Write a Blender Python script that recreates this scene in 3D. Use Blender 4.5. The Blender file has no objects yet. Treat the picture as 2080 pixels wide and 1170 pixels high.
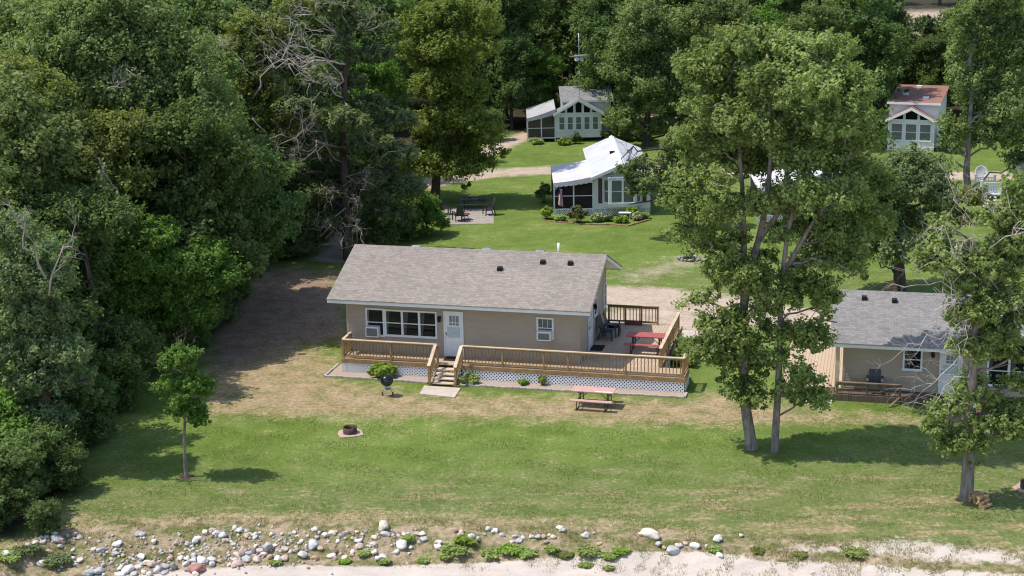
import bpy, math, random
import numpy as np
from mathutils import Vector, Matrix

sc = bpy.context.scene
R = math.radians
# ------------------------------------------------------------------ camera
FPX, TILT, CAMH, ROLL = 3183.117, 0.263388, 22.4402, 0.018778      # focal length in photo pixels (2080 wide)
cd = bpy.data.cameras.new('camera'); cam = bpy.data.objects.new('camera', cd); sc.collection.objects.link(cam)
cd.sensor_width = 36.0; cd.lens = 36.0 * FPX / 2080.0; cd.clip_start = 0.5; cd.clip_end = 6000
cam.matrix_world = (Matrix.Translation((0, 0, CAMH)) @ Matrix.Rotation(math.pi / 2 - TILT, 4, 'X') @ Matrix.Rotation(-ROLL, 4, 'Z'))
sc.camera = cam
# ------------------------------------------------------------------ light
SUN_EL, SUN_AZ = R(62.5), R(270.0 - 1.5)          # azimuth measured from +Y towards +X: the sun stands to the left
w = bpy.data.worlds.new('World'); sc.world = w; w.use_nodes = True
wn = w.node_tree.nodes; wl = w.node_tree.links
sky = wn.new('ShaderNodeTexSky'); sky.sky_type = 'NISHITA'; sky.sun_disc = False
sky.sun_elevation = SUN_EL; sky.sun_rotation = SUN_AZ
wl.new(sky.outputs[0], wn['Background'].inputs[0]); wn['Background'].inputs[1].default_value = 0.15
sd = bpy.data.lights.new('sun', 'SUN'); sd.energy = 3.15; sd.angle = R(0.55); sd.color = (1.0, 0.95, 0.87)
sun = bpy.data.objects.new('sun', sd); sc.collection.objects.link(sun)
sdir = Vector((math.sin(SUN_AZ) * math.cos(SUN_EL), math.cos(SUN_AZ) * math.cos(SUN_EL), math.sin(SUN_EL)))
sun.rotation_euler = sdir.to_track_quat('Z', 'Y').to_euler(); sun.location = (-40, 60, 60)
sc.view_settings.view_transform = 'Standard'; sc.view_settings.look = 'None'
sc.view_settings.gamma = 1.0; sc.view_settings.exposure = 0.62
sc.cycles.filter_width = 1.15; sc.cycles.max_bounces = 6; sc.cycles.transparent_max_bounces = 8; sc.cycles.diffuse_bounces = 3
sc.cycles.use_adaptive_sampling = True; sc.cycles.caustics_reflective = False; sc.cycles.caustics_refractive = False

# ------------------------------------------------------------------ survey helpers: a photo point to a place on the ground
CT, ST, CR, SR = math.cos(TILT), math.sin(TILT), math.cos(ROLL), math.sin(ROLL)
def ray(px, py):
    a, b = px - 1040.0, 585.0 - py
    a, b = a * CR + b * SR, -a * SR + b * CR
    return Vector((a, FPX * CT + b * ST, -FPX * ST + b * CT)) / FPX
def G0(px, py, z=0.0):
    r = ray(px, py); k = (z - CAMH) / r.z
    return Vector((r.x * k, r.y * k, z))
def at_y(px, py, y):
    r = ray(px, py); k = y / r.y
    return Vector((r.x * k, y, CAMH + r.z * k))
def project(X, Y, Z):
    dep = Y * CT - (Z - CAMH) * ST; up = Y * ST + (Z - CAMH) * CT
    a, b = FPX * X / dep, FPX * up / dep
    return 1040 + a * CR - b * SR, 585 - (a * SR + b * CR)
BANK = [G0(*p) for p in [(-700, 1190), (-200, 1140), (60, 1098), (160, 1078), (300, 1062), (450, 1060), (700, 1062), (1000, 1066), (1300, 1078), (1500, 1092), (1800, 1104), (2100, 1125), (2700, 1150)]]
BX = np.array([-3000.0] + [p.x for p in BANK] + [3000.0]); BY = np.array([BANK[0].y] + [p.y for p in BANK] + [BANK[-1].y])
def terrain(x, y):
    x = np.asarray(x, float); y = np.asarray(y, float)
    yb = np.interp(x, BX, BY)
    wd = np.interp(x, [-30, 5, 12, 30], [2.3, 2.3, 3.6, 4.6])
    t = np.clip((yb - y) / wd, 0, 1); s = t * t * (3 - 2 * t)
    z = -0.62 * s
    amp = np.interp(yb - y, [-1.5, 0.0, 1.5, 4.0, 8.0], [0, .03, .05, .03, .02])
    z = z + amp * (np.sin(x * 2.1 + 1.3 * np.sin(y * 1.7)) + .6 * np.sin(x * 5.3 + y * 4.1) + .4 * np.sin(y * 7.7 - x * 3.3))
    return z
def G(px, py):
    z = 0.0
    for _ in range(6):
        p = G0(px, py, z); z = float(terrain(p.x, p.y))
    p.z = z
    return p

# ------------------------------------------------------------------ object helpers
def link(o):
    sc.collection.objects.link(o); return o
def tag(o, label=None, cat=None, group=None, kind=None):
    if label: o['label'] = label
    if cat: o['category'] = cat
    if group: o['group'] = group
    if kind: o['kind'] = kind
    return o
def thing(name, label, cat, loc=(0, 0, 0), rz=0.0, group=None, sc_=1.0):
    o = link(bpy.data.objects.new(name, None)); o.location = loc; o.rotation_euler = (0, 0, rz)
    o.scale = (sc_,) * 3 if not hasattr(sc_, '__len__') else sc_
    o.empty_display_size = 0.2
    return tag(o, label, cat, group)
KIDS = {}
def adopt(c, p):
    c.parent = p; KIDS.setdefault(p.name, []).append(c)
def dup(o, loc=None, rz=None, scl=None, label=None, group=None):
    def cp(s, par):
        c = s.copy(); link(c)
        if par is not None: adopt(c, par)
        for k in KIDS.get(s.name, []): cp(k, c)
        return c
    r = cp(o, None)
    if loc is not None: r.location = loc
    if rz is not None: r.rotation_euler = (0, 0, rz)
    if scl is not None: r.scale = (scl,) * 3 if not hasattr(scl, '__len__') else scl
    if label: r['label'] = label
    if group: r['group'] = group
    return r
class MB:
    def __init__(s, xf=None): s.v = []; s.f = []; s.m = []; s.mi = 0; s.sm = []; s.xf = xf; s.smooth = False
    def add(s, vs, fs):
        n = len(s.v)
        s.v += [tuple(s.xf(*p)) if s.xf else tuple(p) for p in vs]
        for f in fs: s.f.append([n + i for i in f]); s.m.append(s.mi); s.sm.append(s.smooth)
        return s
    def box(s, x0, x1, y0, y1, z0, z1):
        return s.add([(x0, y0, z0), (x1, y0, z0), (x1, y1, z0), (x0, y1, z0), (x0, y0, z1), (x1, y0, z1), (x1, y1, z1), (x0, y1, z1)],
                     [(0, 3, 2, 1), (4, 5, 6, 7), (0, 1, 5, 4), (1, 2, 6, 5), (2, 3, 7, 6), (3, 0, 4, 7)])
    def bar(s, a, b, wd, ht, up=(0, 0, 1)):
        a, b, up = Vector(a), Vector(b), Vector(up); d = (b - a).normalized()
        x = d.cross(up)
        if x.length < 1e-4: x = d.cross(Vector((1, 0, 0)))
        x.normalize(); z = x.cross(d).normalized(); x *= wd / 2; z *= ht / 2
        return s.add([a - x - z, a + x - z, a + x + z, a - x + z, b - x - z, b + x - z, b + x + z, b - x + z],
                     [(0, 1, 2, 3), (7, 6, 5, 4), (0, 4, 5, 1), (1, 5, 6, 2), (2, 6, 7, 3), (3, 7, 4, 0)])
    def prism(s, poly, z0, z1):
        n = len(poly)
        return s.add([(x, y, z0) for x, y in poly] + [(x, y, z1) for x, y in poly],
                     [tuple(range(n))[::-1], tuple(range(n, 2 * n))] + [(i, (i + 1) % n, n + (i + 1) % n, n + i) for i in range(n)])
    def extr(s, poly, a, b):
        """poly: 3-D points of a flat outline; swept from offset a to offset b (vectors)"""
        n = len(poly); a, b = Vector(a), Vector(b)
        return s.add([Vector(p) + a for p in poly] + [Vector(p) + b for p in poly],
                     [tuple(range(n))[::-1], tuple(range(n, 2 * n))] + [(i, (i + 1) % n, n + (i + 1) % n, n + i) for i in range(n)])
    def tube(s, pts, rad, n=6, cap=True):
        pts = [Vector(p) for p in pts]
        if not hasattr(rad, '__len__'): rad = [rad] * len(pts)
        t0 = (pts[1] - pts[0]).normalized()
        x = t0.cross(Vector((0.31, 0.17, 0.93)))
        if x.length < 1e-3: x = t0.cross(Vector((1, 0, 0)))
        x.normalize(); vs = []; k = len(pts)
        for i, p in enumerate(pts):
            t = (pts[min(i + 1, k - 1)] - pts[max(i - 1, 0)])
            t = t.normalized() if t.length > 1e-9 else t0
            x = (x - t * x.dot(t));  x.normalize(); y = t.cross(x)
            for j in range(n):
                a = 2 * math.pi * j / n; vs.append(p + (x * math.cos(a) + y * math.sin(a)) * rad[i])
        fs = [(i * n + j, i * n + (j + 1) % n, (i + 1) * n + (j + 1) % n, (i + 1) * n + j) for i in range(k - 1) for j in range(n)]
        if cap: fs += [tuple(range(n))[::-1], tuple(range((k - 1) * n, k * n))]
        sm = s.smooth; s.smooth = True; s.add(vs, fs); s.smooth = sm
        return s
    def lathe(s, prof, cx=0, cy=0, n=20, cap=True):
        vs = [(cx + r * math.cos(2 * math.pi * j / n), cy + r * math.sin(2 * math.pi * j / n), z) for r, z in prof for j in range(n)]
        k = len(prof)
        fs = [(i * n + j, i * n + (j + 1) % n, (i + 1) * n + (j + 1) % n, (i + 1) * n + j) for i in range(k - 1) for j in range(n)]
        if cap: fs += [tuple(range(n))[::-1], tuple(range((k - 1) * n, k * n))]
        sm = s.smooth; s.smooth = True; s.add(vs, fs); s.smooth = sm
        return s
    def build(s, name, mats, parent=None):
        me = bpy.data.meshes.new(name); me.from_pydata(s.v, [], s.f)
        for m in (mats if isinstance(mats, (list, tuple)) else [mats]): me.materials.append(m)
        me.polygons.foreach_set('material_index', s.m); me.polygons.foreach_set('use_smooth', s.sm); me.update()
        o = link(bpy.data.objects.new(name, me))
        if parent is not None: adopt(o, parent)
        return o

# ------------------------------------------------------------------ materials
class NT:
    def __init__(s, name):
        s.m = bpy.data.materials.new(name); s.m.use_nodes = True; s.n = s.m.node_tree.nodes; s.l = s.m.node_tree.links
        s.b = s.n['Principled BSDF']; s.out = s.n['Material Output']; s._tc = None
    def new(s, t, **k):
        o = s.n.new(t)
        for a, b in k.items(): setattr(o, a, b)
        return o
    def put(s, sock, v):
        if isinstance(v, bpy.types.NodeSocket): s.l.new(v, sock)
        elif hasattr(v, '__len__'): sock.default_value = tuple(v) + ((1.0,) if len(v) == 3 and len(sock.default_value) == 4 else ())
        else: sock.default_value = v
    def co(s, kind='Object', scale=(1, 1, 1)):
        if s._tc is None: s._tc = s.new('ShaderNodeTexCoord')
        if tuple(scale) == (1, 1, 1): return s._tc.outputs[kind]
        mp = s.new('ShaderNodeMapping'); s.l.new(s._tc.outputs[kind], mp.inputs[0]); mp.inputs['Scale'].default_value = scale
        return mp.outputs[0]
    def noise(s, scale, detail=4, rough=.55, vec=None, dist=0.0):
        o = s.new('ShaderNodeTexNoise'); s.put(o.inputs['Vector'], vec if vec is not None else s.co()); o.inputs['Scale'].default_value = scale
        o.inputs['Detail'].default_value = detail; o.inputs['Roughness'].default_value = rough; o.inputs['Distortion'].default_value = dist
        return o.outputs[0]
    def ramp(s, fac, stops):
        o = s.new('ShaderNodeValToRGB'); s.l.new(fac, o.inputs[0]); e = o.color_ramp.elements
        while len(e) < len(stops): e.new(.5)
        for k, (p, c) in enumerate(stops): e[k].position = p; e[k].color = tuple(c) + (1,) if hasattr(c, '__len__') else (c, c, c, 1)
        return o.outputs[0]
    def mix(s, fac, a, b, mode='MIX'):
        o = s.new('ShaderNodeMix', data_type='RGBA', blend_type=mode); s.put(o.inputs[0], fac); s.put(o.inputs[6], a); s.put(o.inputs[7], b)
        return o.outputs[2]
    def math(s, op, a, b=0.0, clamp=False):
        o = s.new('ShaderNodeMath', operation=op, use_clamp=clamp); s.put(o.inputs[0], a); s.put(o.inputs[1], b)
        return o.outputs[0]
    def attr(s, name):
        return s.new('ShaderNodeAttribute', attribute_name=name)
    def bump(s, h, strength=.3, dist=.02):
        o = s.new('ShaderNodeBump'); s.l.new(h, o.inputs['Height']); o.inputs['Strength'].default_value = strength; o.inputs['Distance'].default_value = dist
        s.l.new(o.outputs[0], s.b.inputs['Normal'])
    def fin(s, col, rough=.8, spec=.3, metal=0.0):
        s.put(s.b.inputs['Base Color'], col); s.put(s.b.inputs['Roughness'], rough); s.b.inputs['Specular IOR Level'].default_value = spec
        s.b.inputs['Metallic'].default_value = metal
        return s.m
def simple(name, c1, c2=None, scale=6, rough=.7, spec=.3, bump=.15, bscale=40, stretch=(1, 1, 1), metal=0.0, lo=.35, hi=.65):
    t = NT(name); c2 = c2 or tuple(x * .8 for x in c1)
    v = t.co('Object', stretch)
    if bump: t.bump(t.noise(bscale, 3, vec=v), bump, .01)
    return t.fin(t.ramp(t.noise(scale, 5, vec=v), [(lo, c2), (hi, c1)]), rough, spec, metal)
def leafmat(name, dark, mid, light, trans=.35, var=.25):
    t = NT(name); a = t.attr('tint').outputs['Fac']
    c = t.ramp(a, [(0.05, dark), (.5, mid), (.95, light)])
    oi = t.new('ShaderNodeObjectInfo')
    hs = t.new('ShaderNodeHueSaturation'); t.l.new(c, hs.inputs['Color'])
    t.put(hs.inputs['Hue'], t.math('ADD', t.math('MULTIPLY', oi.outputs['Random'], .018 * var * 4), .5 - .007 * var * 4))
    t.put(hs.inputs['Value'], t.math('ADD', t.math('MULTIPLY', oi.outputs['Random'], var), 1 - var / 2))
    c = hs.outputs[0]
    t.fin(c, .6, .22)
    tr = t.new('ShaderNodeBsdfTranslucent'); t.l.new(t.mix(1.0, c, (1.0, 1.0, .55), 'MULTIPLY'), tr.inputs[0])
    mx = t.new('ShaderNodeMixShader'); mx.inputs[0].default_value = trans
    t.l.new(t.b.outputs[0], mx.inputs[1]); t.l.new(tr.outputs[0], mx.inputs[2]); t.l.new(mx.outputs[0], t.out.inputs[0])
    return t.m
def roofmat(name, a, b, c, wd=.24, ht=.12):
    t = NT(name); v = t.co('Object')
    br = t.new('ShaderNodeTexBrick'); t.l.new(v, br.inputs['Vector'])
    br.inputs['Scale'].default_value = 1.0; br.inputs['Brick Width'].default_value = wd; br.inputs['Row Height'].default_value = ht
    br.inputs['Mortar Size'].default_value = .006; br.inputs['Mortar Smooth'].default_value = .3; br.inputs['Bias'].default_value = -.1
    t.put(br.inputs['Color1'], a); t.put(br.inputs['Color2'], b); t.put(br.inputs['Mortar'], c); br.offset = .37; br.offset_frequency = 2
    n = t.ramp(t.noise(.55, 4), [(.35, .93), (.68, 1.05)]); n2 = t.ramp(t.noise(7, 4, vec=t.co('Object', (1, 3.0, 1))), [(.3, .86), (.7, 1.14)])
    col = t.mix(1.0, t.mix(1.0, br.outputs[0], n, 'MULTIPLY'), n2, 'MULTIPLY')
    t.bump(t.noise(60, 2), .4, .01)
    return t.fin(col, .92, .15)
def boardmat(name, a, b, axis='Y', pitch=.14, rough=.75):
    """planks: gaps every PITCH metres along AXIS, grain along the other direction"""
    t = NT(name); sep = t.new('ShaderNodeSeparateXYZ'); t.l.new(t.co(), sep.inputs[0])
    q = t.math('DIVIDE', sep.outputs[axis], pitch); fr = t.math('FRACT', q); fl = t.math('FLOOR', q)
    wn_ = t.new('ShaderNodeTexWhiteNoise', noise_dimensions='1D'); t.l.new(fl, wn_.inputs['W'])
    st = {'X': (14, .8, 4), 'Y': (.8, 14, 4), 'Z': (.8, .8, 14)}[axis]
    g = t.noise(2.2, 5, vec=t.co('Object', st))
    c = t.mix(t.math('MULTIPLY', t.math('ADD', g, wn_.outputs['Value']), .5), b, a)
    gap = t.math('LESS_THAN', fr, .07)
    t.bump(t.math('SUBTRACT', 1.0, gap), .6, .01)
    return t.fin(t.mix(gap, c, tuple(x * .3 for x in b)), rough, .2)

MAT = {}
MAT['siding'] = simple('taupe_siding', (.43, .352, .276), (.385, .312, .243), 1.4, .6, .3, .08, 30, (1, 1, 5))
MAT['white'] = simple('white_trim', (.80, .81, .82), (.72, .73, .74), 2.5, .45, .4, .05, 20)
MAT['vinyl'] = simple('white_vinyl', (.76, .76, .75), (.68, .68, .67), 1.5, .5, .35, .05, 20, (1, 1, 6))
MAT['shingle'] = roofmat('weathered_shingles', (.302, .262, .230), (.224, .194, .168), (.15, .13, .115))
MAT['shingle_cool'] = roofmat('cool_grey_shingles', (.262, .245, .235), (.19, .178, .17), (.13, .12, .115))
MAT['shingle_grey'] = roofmat('grey_shingles', (.26, .26, .255), (.17, .17, .17), (.09, .09, .09))
MAT['roof_white'] = simple('white_metal_roof', (.60, .60, .61), (.50, .50, .52), .7, .4, .4, .05, 12)
MAT['roof_red'] = simple('red_brown_roof', (.285, .145, .108), (.24, .12, .09), .9, .75, .2, .2, 30)
MAT['cedar'] = simple('stained_cedar', (.37, .235, .112), (.245, .15, .07), 3.0, .65, .25, .15, 30, (2, 2, 2))
MAT['cedar_cap'] = simple('pale_rail_cap', (.61, .49, .355), (.46, .355, .245), 2.2, .7, .2, .15, 30)  # cap wood, paler than the posts and balusters
MAT['cedar_dark'] = simple('red_brown_stain', (.20, .085, .05), (.13, .055, .035), 3, .65, .25, .15, 30)
MAT['deckboard'] = boardmat('deck_boards', (.52, .395, .275), (.38, .28, .19), 'Y', .145)
MAT['deckboard_side'] = boardmat('deck_boards_side', (.52, .40, .29), (.40, .30, .21), 'X', .145)
MAT['darkboard'] = boardmat('dark_boards', (.17, .125, .095), (.09, .065, .05), 'X', .12)
MAT['oldwood'] = simple('weathered_wood', (.22, .165, .115), (.11, .08, .055), 3, .8, .15, .2, 30)
MAT['lattice'] = simple('white_lattice', (.82, .83, .86), (.76, .77, .80), 3, .5, .35, 0)
MAT['concrete'] = simple('concrete', (.52, .44, .37), (.43, .355, .30), 2.2, .9, .15, .3, 30)
MAT['stonepad'] = simple('pinkish_stone_pad', (.50, .35, .29), (.36, .25, .20), 5, .9, .15, .4, 20)
MAT['red_paint'] = simple('red_painted_planks', (.44, .105, .09), (.31, .07, .06), 3, .55, .35, .15, 20, (1, 8, 1))
MAT['pink_paint'] = simple('faded_red_planks', (.56, .355, .30), (.44, .26, .215), 3, .75, .2, .15, 20, (1, 8, 1))
MAT['pale_plank'] = simple('bare_pale_plank', (.72, .60, .48), (.62, .50, .39), 4, .75, .2, .1, 20)
MAT['brown_steel'] = simple('brown_steel', (.075, .045, .035), (.05, .03, .025), 5, .5, .4, .1, 20)
MAT['rust'] = simple('rusty_steel', (.13, .075, .055), (.06, .04, .035), 6, .8, .3, .3, 20, metal=.3)
MAT['black_enamel'] = simple('black_enamel', (.012, .012, .014), (.01, .01, .011), 3, .12, .6, 0)
MAT['black'] = simple('black_rubber', (.02, .02, .022), (.012, .012, .014), 8, .8, .2, .2, 50)
MAT['char_plastic'] = simple('charcoal_plastic', (.055, .062, .072), (.04, .045, .053), 3, .45, .35, 0)
MAT['grey_plastic'] = simple('slate_grey_mesh', (.085, .095, .11), (.065, .073, .085), 3, .6, .3, 0)
MAT['metal'] = simple('galvanised_metal', (.55, .56, .57), (.42, .43, .44), 5, .4, .5, .1, 20, metal=.7)
MAT['ac_grille'] = simple('shaded_louvres', (.20, .195, .19), (.13, .13, .125), 3, .6, .3, 0, stretch=(1, 1, 30))
MAT['dark'] = simple('dark_room', (.012, .013, .014), (.008, .008, .009), 3, .9, .1, 0)
MAT['curtain'] = simple('grey_curtain', (.30, .31, .32), (.20, .21, .22), 3, .9, .1, .2, 8, (12, 12, .4))
MAT['blind'] = simple('white_blind', (.55, .60, .60), (.44, .49, .49), 2, .8, .2, .2, 10, (1, 1, 14))
MAT['shutter'] = simple('burgundy_shutter', (.14, .05, .055), (.10, .035, .04), 3, .6, .3, 0, stretch=(1, 1, 20))
MAT['awning'] = simple('white_awning_cloth', (.58, .56, .57), (.48, .46, .475), 1.1, .8, .15, .2, 5)
MAT['awning_grey'] = simple('grey_awning_cloth', (.40, .40, .40), (.31, .31, .315), 1.1, .8, .15, .2, 5)
MAT['screen'] = simple('dark_screen', (.035, .028, .03), (.02, .017, .02), 1.2, .8, .2, 0)
MAT['screen_brown'] = simple('brown_screen', (.105, .085, .065), (.065, .052, .042), .8, .8, .2, 0)
MAT['brick_edge'] = simple('terracotta_edging', (.42, .24, .15), (.28, .16, .10), 9, .9, .15, .3, 20)
MAT['grey_edge'] = simple('grey_edging_brick', (.42, .365, .315), (.33, .285, .245), 7, .9, .15, .3, 20)
MAT['gravel'] = simple('pea_gravel', (.43, .34, .27), (.29, .225, .175), 22, .95, .1, .8, 45, lo=.3, hi=.7)
MAT['log'] = simple('split_log', (.50, .34, .19), (.26, .15, .08), 7, .85, .15, .3, 20)
MAT['orange'] = simple('orange_wood', (.55, .24, .11), (.42, .18, .08), 4, .7, .2, .1, 20)
MAT['darkwood'] = simple('dark_painted_table', (.045, .045, .05), (.025, .025, .028), 4, .5, .3, .1, 20)
MAT['bark_grey'] = simple('pale_grey_bark', (.29, .25, .215), (.13, .11, .095), 7, .95, .1, .8, 16, (1, 1, .3))
MAT['bark_dark'] = simple('dark_bark', (.105, .082, .068), (.05, .04, .033), 6, .95, .1, .8, 16, (1, 1, .3))
MAT['deadwood'] = simple('bleached_deadwood', (.58, .52, .46), (.40, .35, .30), 6, .9, .15, .3, 20)
MAT['deadwood_dim'] = simple('grey_dead_twigs', (.36, .32, .28), (.24, .21, .185), 6, .9, .15, .3, 20)
def glassmat():
    t = NT('window_glass'); t.fin((.02, .026, .03), .06, .6)
    tr = t.new('ShaderNodeBsdfTransparent'); mx = t.new('ShaderNodeMixShader'); mx.inputs[0].default_value = .70
    t.l.new(t.b.outputs[0], mx.inputs[1]); t.l.new(tr.outputs[0], mx.inputs[2]); t.l.new(mx.outputs[0], t.out.inputs[0]); return t.m
MAT['glass'] = glassmat()
def rockmat():
    t = NT('shore_rock'); oi = t.new('ShaderNodeObjectInfo')
    n = t.ramp(t.noise(3.0, 5), [(.3, .72), (.7, 1.12)]); t.bump(t.noise(6, 4), .35, .03)
    return t.fin(t.mix(1.0, oi.outputs['Color'], n, 'MULTIPLY'), .85, .2)
MAT['rock'] = rockmat()
def flagmat():
    return [simple('flag_red', (.50, .03, .05), (.42, .025, .04), 3, .8, .1, 0), simple('flag_white', (.8, .8, .8), (.72, .72, .72), 3, .8, .1, 0), simple('flag_blue', (.03, .05, .20), (.025, .04, .16), 3, .8, .1, 0)]
LEAF = {
 'cotton': leafmat('cottonwood_leaf', (.13, .19, .052), (.275, .365, .108), (.51, .60, .26), .50),
 'maple': leafmat('maple_leaf', (.080, .145, .028), (.165, .275, .05), (.26, .385, .09), .48),
 'maple_y': leafmat('yellowish_maple_leaf', (.125, .18, .036), (.24, .31, .062), (.38, .44, .12), .48),
 'oak': leafmat('oak_leaf', (.095, .138, .046), (.215, .275, .092), (.40, .45, .19), .47),
 'oak_y': leafmat('yellowing_oak_leaf', (.125, .160, .042), (.25, .295, .078), (.40, .42, .145), .47),
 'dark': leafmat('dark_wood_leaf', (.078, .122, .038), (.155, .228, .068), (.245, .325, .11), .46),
 'pine': leafmat('pine_needle', (.085, .120, .050), (.175, .232, .085), (.30, .35, .15), .32),
 'grey': leafmat('grey_green_leaf', (.105, .148, .062), (.205, .268, .112), (.33, .39, .20), .47),
 'hosta': leafmat('lime_plant_leaf', (.15, .24, .034), (.28, .40, .06), (.44, .55, .13), .42),
 'grass': leafmat('bank_grass_blade', (.15, .17, .055), (.28, .27, .11), (.48, .41, .24), .4, .1),
 'lawn': leafmat('lawn_blade', (.10, .155, .03), (.155, .225, .047), (.24, .295, .09), .45, .05),
 'weed': leafmat('shore_weed_leaf', (.20, .27, .07), (.36, .45, .13), (.50, .57, .23), .44),
 'bronze': leafmat('bronze_shrub_leaf', (.08, .10, .038), (.165, .175, .062), (.31, .24, .12), .4),
 'variegated': leafmat('variegated_leaf', (.22, .28, .10), (.42, .47, .23), (.66, .68, .48), .36),
}

# ------------------------------------------------------------------ ground sheet
def poly_sd(px, py, poly, ys=2.5):
    """signed distance (photo pixels, vertical stretched by ys) of ground points to a region outline; positive inside"""
    P = np.array(poly, float); X = px; Y = py * ys; A = P * [1, ys]; B = np.roll(A, -1, 0)
    d2 = np.full(X.shape, 1e18); ins = np.zeros(X.shape, bool)
    for (ax, ay), (bx, by) in zip(A, B):
        ex, ey = bx - ax, by - ay; L2 = ex * ex + ey * ey + 1e-9
        t = np.clip(((X - ax) * ex + (Y - ay) * ey) / L2, 0, 1)
        d2 = np.minimum(d2, (X - ax - t * ex) ** 2 + (Y - ay - t * ey) ** 2)
        c = ((ay > Y) != (by > Y)); xi = ax + (Y - ay) * ex / (ey if abs(ey) > 1e-9 else 1e-9)
        ins ^= c & (X < xi)
    d = np.sqrt(d2); return np.where(ins, d, -d)
def line_d(x, y, pts):
    d2 = np.full(x.shape, 1e18)
    for a, b in zip(pts[:-1], pts[1:]):
        ex, ey = b[0] - a[0], b[1] - a[1]; t = np.clip(((x - a[0]) * ex + (y - a[1]) * ey) / (ex * ex + ey * ey), 0, 1)
        d2 = np.minimum(d2, (x - a[0] - t * ex) ** 2 + (y - a[1] - t * ey) ** 2)
    return np.sqrt(d2)
def soft(d, s): return np.clip(d / s * .5 + .5, 0, 1)
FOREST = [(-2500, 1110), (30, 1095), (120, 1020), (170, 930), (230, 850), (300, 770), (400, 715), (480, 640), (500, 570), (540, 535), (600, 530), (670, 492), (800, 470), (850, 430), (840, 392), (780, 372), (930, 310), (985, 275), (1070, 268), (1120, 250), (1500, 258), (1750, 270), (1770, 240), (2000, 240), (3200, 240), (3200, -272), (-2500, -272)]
DRY = [(405, 850), (430, 770), (480, 715), (600, 690), (690, 735), (675, 768), (860, 800), (1390, 812), (1450, 795), (1700, 838), (2085, 848), (2085, 868), (1700, 860), (1480, 866), (1220, 862), (1000, 852), (850, 850), (700, 852), (560, 846)]
BROWN = [(470, 610), (540, 545), (600, 545), (690, 560), (705, 690), (600, 695), (440, 760), (420, 720)]
SAND = [(-900, 1330), (100, 1185), (330, 1163), (480, 1150), (620, 1147), (700, 1151), (880, 1147), (1000, 1142), (1180, 1130), (1300, 1120), (1420, 1120), (1500, 1128), (1560, 1142), (1660, 1140), (1740, 1146), (1900, 1158), (2090, 1166), (3000, 1215), (3000, 1500), (-900, 1500)]
SANDPATCH = [(1540, 1112), (1680, 1108), (1830, 1090), (1900, 1098), (2080, 1122), (2090, 1150), (1900, 1142), (1700, 1126)]
ROADS = [([(690, 520), (825, 382), (900, 366), (1000, 352), (1120, 345), (1400, 345), (1650, 352), (1900, 357), (2400, 357)], 1.5),
         ([(1150, 600), (1240, 602), (1330, 606), (1430, 616), (1560, 640), (1720, 664), (1790, 668)], 2.1),
         ([(1250, 645), (1330, 640), (1400, 655), (1440, 665)], 1.3),
         ([(1345, 300), (1400, 299)], 1.0), ([(1780, 52), (2010, 52)], 15), ([(640, 500), (735, 505)], 1.0), ([(900, 345), (1130, 250), (1420, 225)], 1.0)]
def mesh_grid(xs, ys, name):
    nx, ny = len(xs), len(ys); X, Y = np.meshgrid(xs, ys); X = X.ravel(); Y = Y.ravel(); Z = terrain(X, Y)
    me = bpy.data.meshes.new(name); me.vertices.add(nx * ny); me.vertices.foreach_set('co', np.stack([X, Y, Z], 1).ravel())
    i = np.arange((ny - 1) * (nx - 1)); r, c = i // (nx - 1), i % (nx - 1); a = r * nx + c
    q = np.stack([a, a + 1, a + nx + 1, a + nx], 1).ravel()
    me.loops.add(len(q)); me.loops.foreach_set('vertex_index', q); me.polygons.add(len(i)); me.polygons.foreach_set('loop_start', np.arange(len(i)) * 4)
    me.polygons.foreach_set('use_smooth', np.ones(len(i), bool)); me.update(calc_edges=True)
    return me, X, Y, Z
gx = np.concatenate([-np.geomspace(3000, 46, 26), np.arange(-45, 45.1, .3), np.geomspace(46, 3000, 26)])
gy = np.concatenate([[-200, -60, 0, 20, 32, 38, 42], np.arange(44, 54, .16), np.arange(54, 112, .3), np.arange(112, 160, 1.2), np.geomspace(161, 5000, 40)])
me, X, Y, Z = mesh_grid(gx, gy, 'ground')
Yc = np.maximum(Y, 8.0); PX, PY = project(X, Yc, Z)
near = (Y > 20)
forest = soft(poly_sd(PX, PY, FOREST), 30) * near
dry = soft(poly_sd(PX, PY, DRY), 46)
brown = soft(poly_sd(PX, PY, BROWN), 60)
sand = np.maximum(soft(poly_sd(PX, PY, SAND), 14), .74 * soft(poly_sd(PX, PY, SANDPATCH), 40)); sand = np.where(Y < 46, 1.0, sand)
dirt = np.zeros_like(X)
for pts, hw in ROADS:
    wpts = [tuple(G0(*p))[:2] for p in pts]; dirt = np.maximum(dirt, soft(hw - line_d(X, Y, wpts), .9))
ring = tuple(G0(1400, 530))[:2]; dirt = np.maximum(dirt, .55 * soft(1.5 - line_d(X, Y, [ring, (ring[0] - 3.2, ring[1] - 3.4)]), 2.0))
bankw = [tuple(G0(*p))[:2] for p in [(110, 1084), (300, 1064), (450, 1058), (640, 1056), (800, 1058), (1000, 1062), (1150, 1064), (1300, 1080), (1450, 1092)]]
dry = np.maximum(dry, .95 * soft(.55 - line_d(X, Y, bankw), .9))
yb = np.interp(X, BX, BY)
bankzone = soft(yb - Y + .1, .5)
olive = np.clip(np.interp(Y, [48, 53.0, 56.5, 60], [1.0, .95, .45, 0]) + np.interp(X, [8, 14, 22], [0, .15, .3]) * (Y < 60), 0, 1)
olive = np.maximum(olive, .45 * soft(poly_sd(PX, PY, [(1230, 540), (1500, 520), (1900, 560), (1900, 640), (1500, 620), (1240, 600)]), 60))
def colattr(me, name, r, g, b):
    a = me.attributes.new(name, 'FLOAT_COLOR', 'POINT'); a.data.foreach_set('color', np.stack([r, g, b, np.ones_like(r)], 1).astype(np.float32).ravel())
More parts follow.
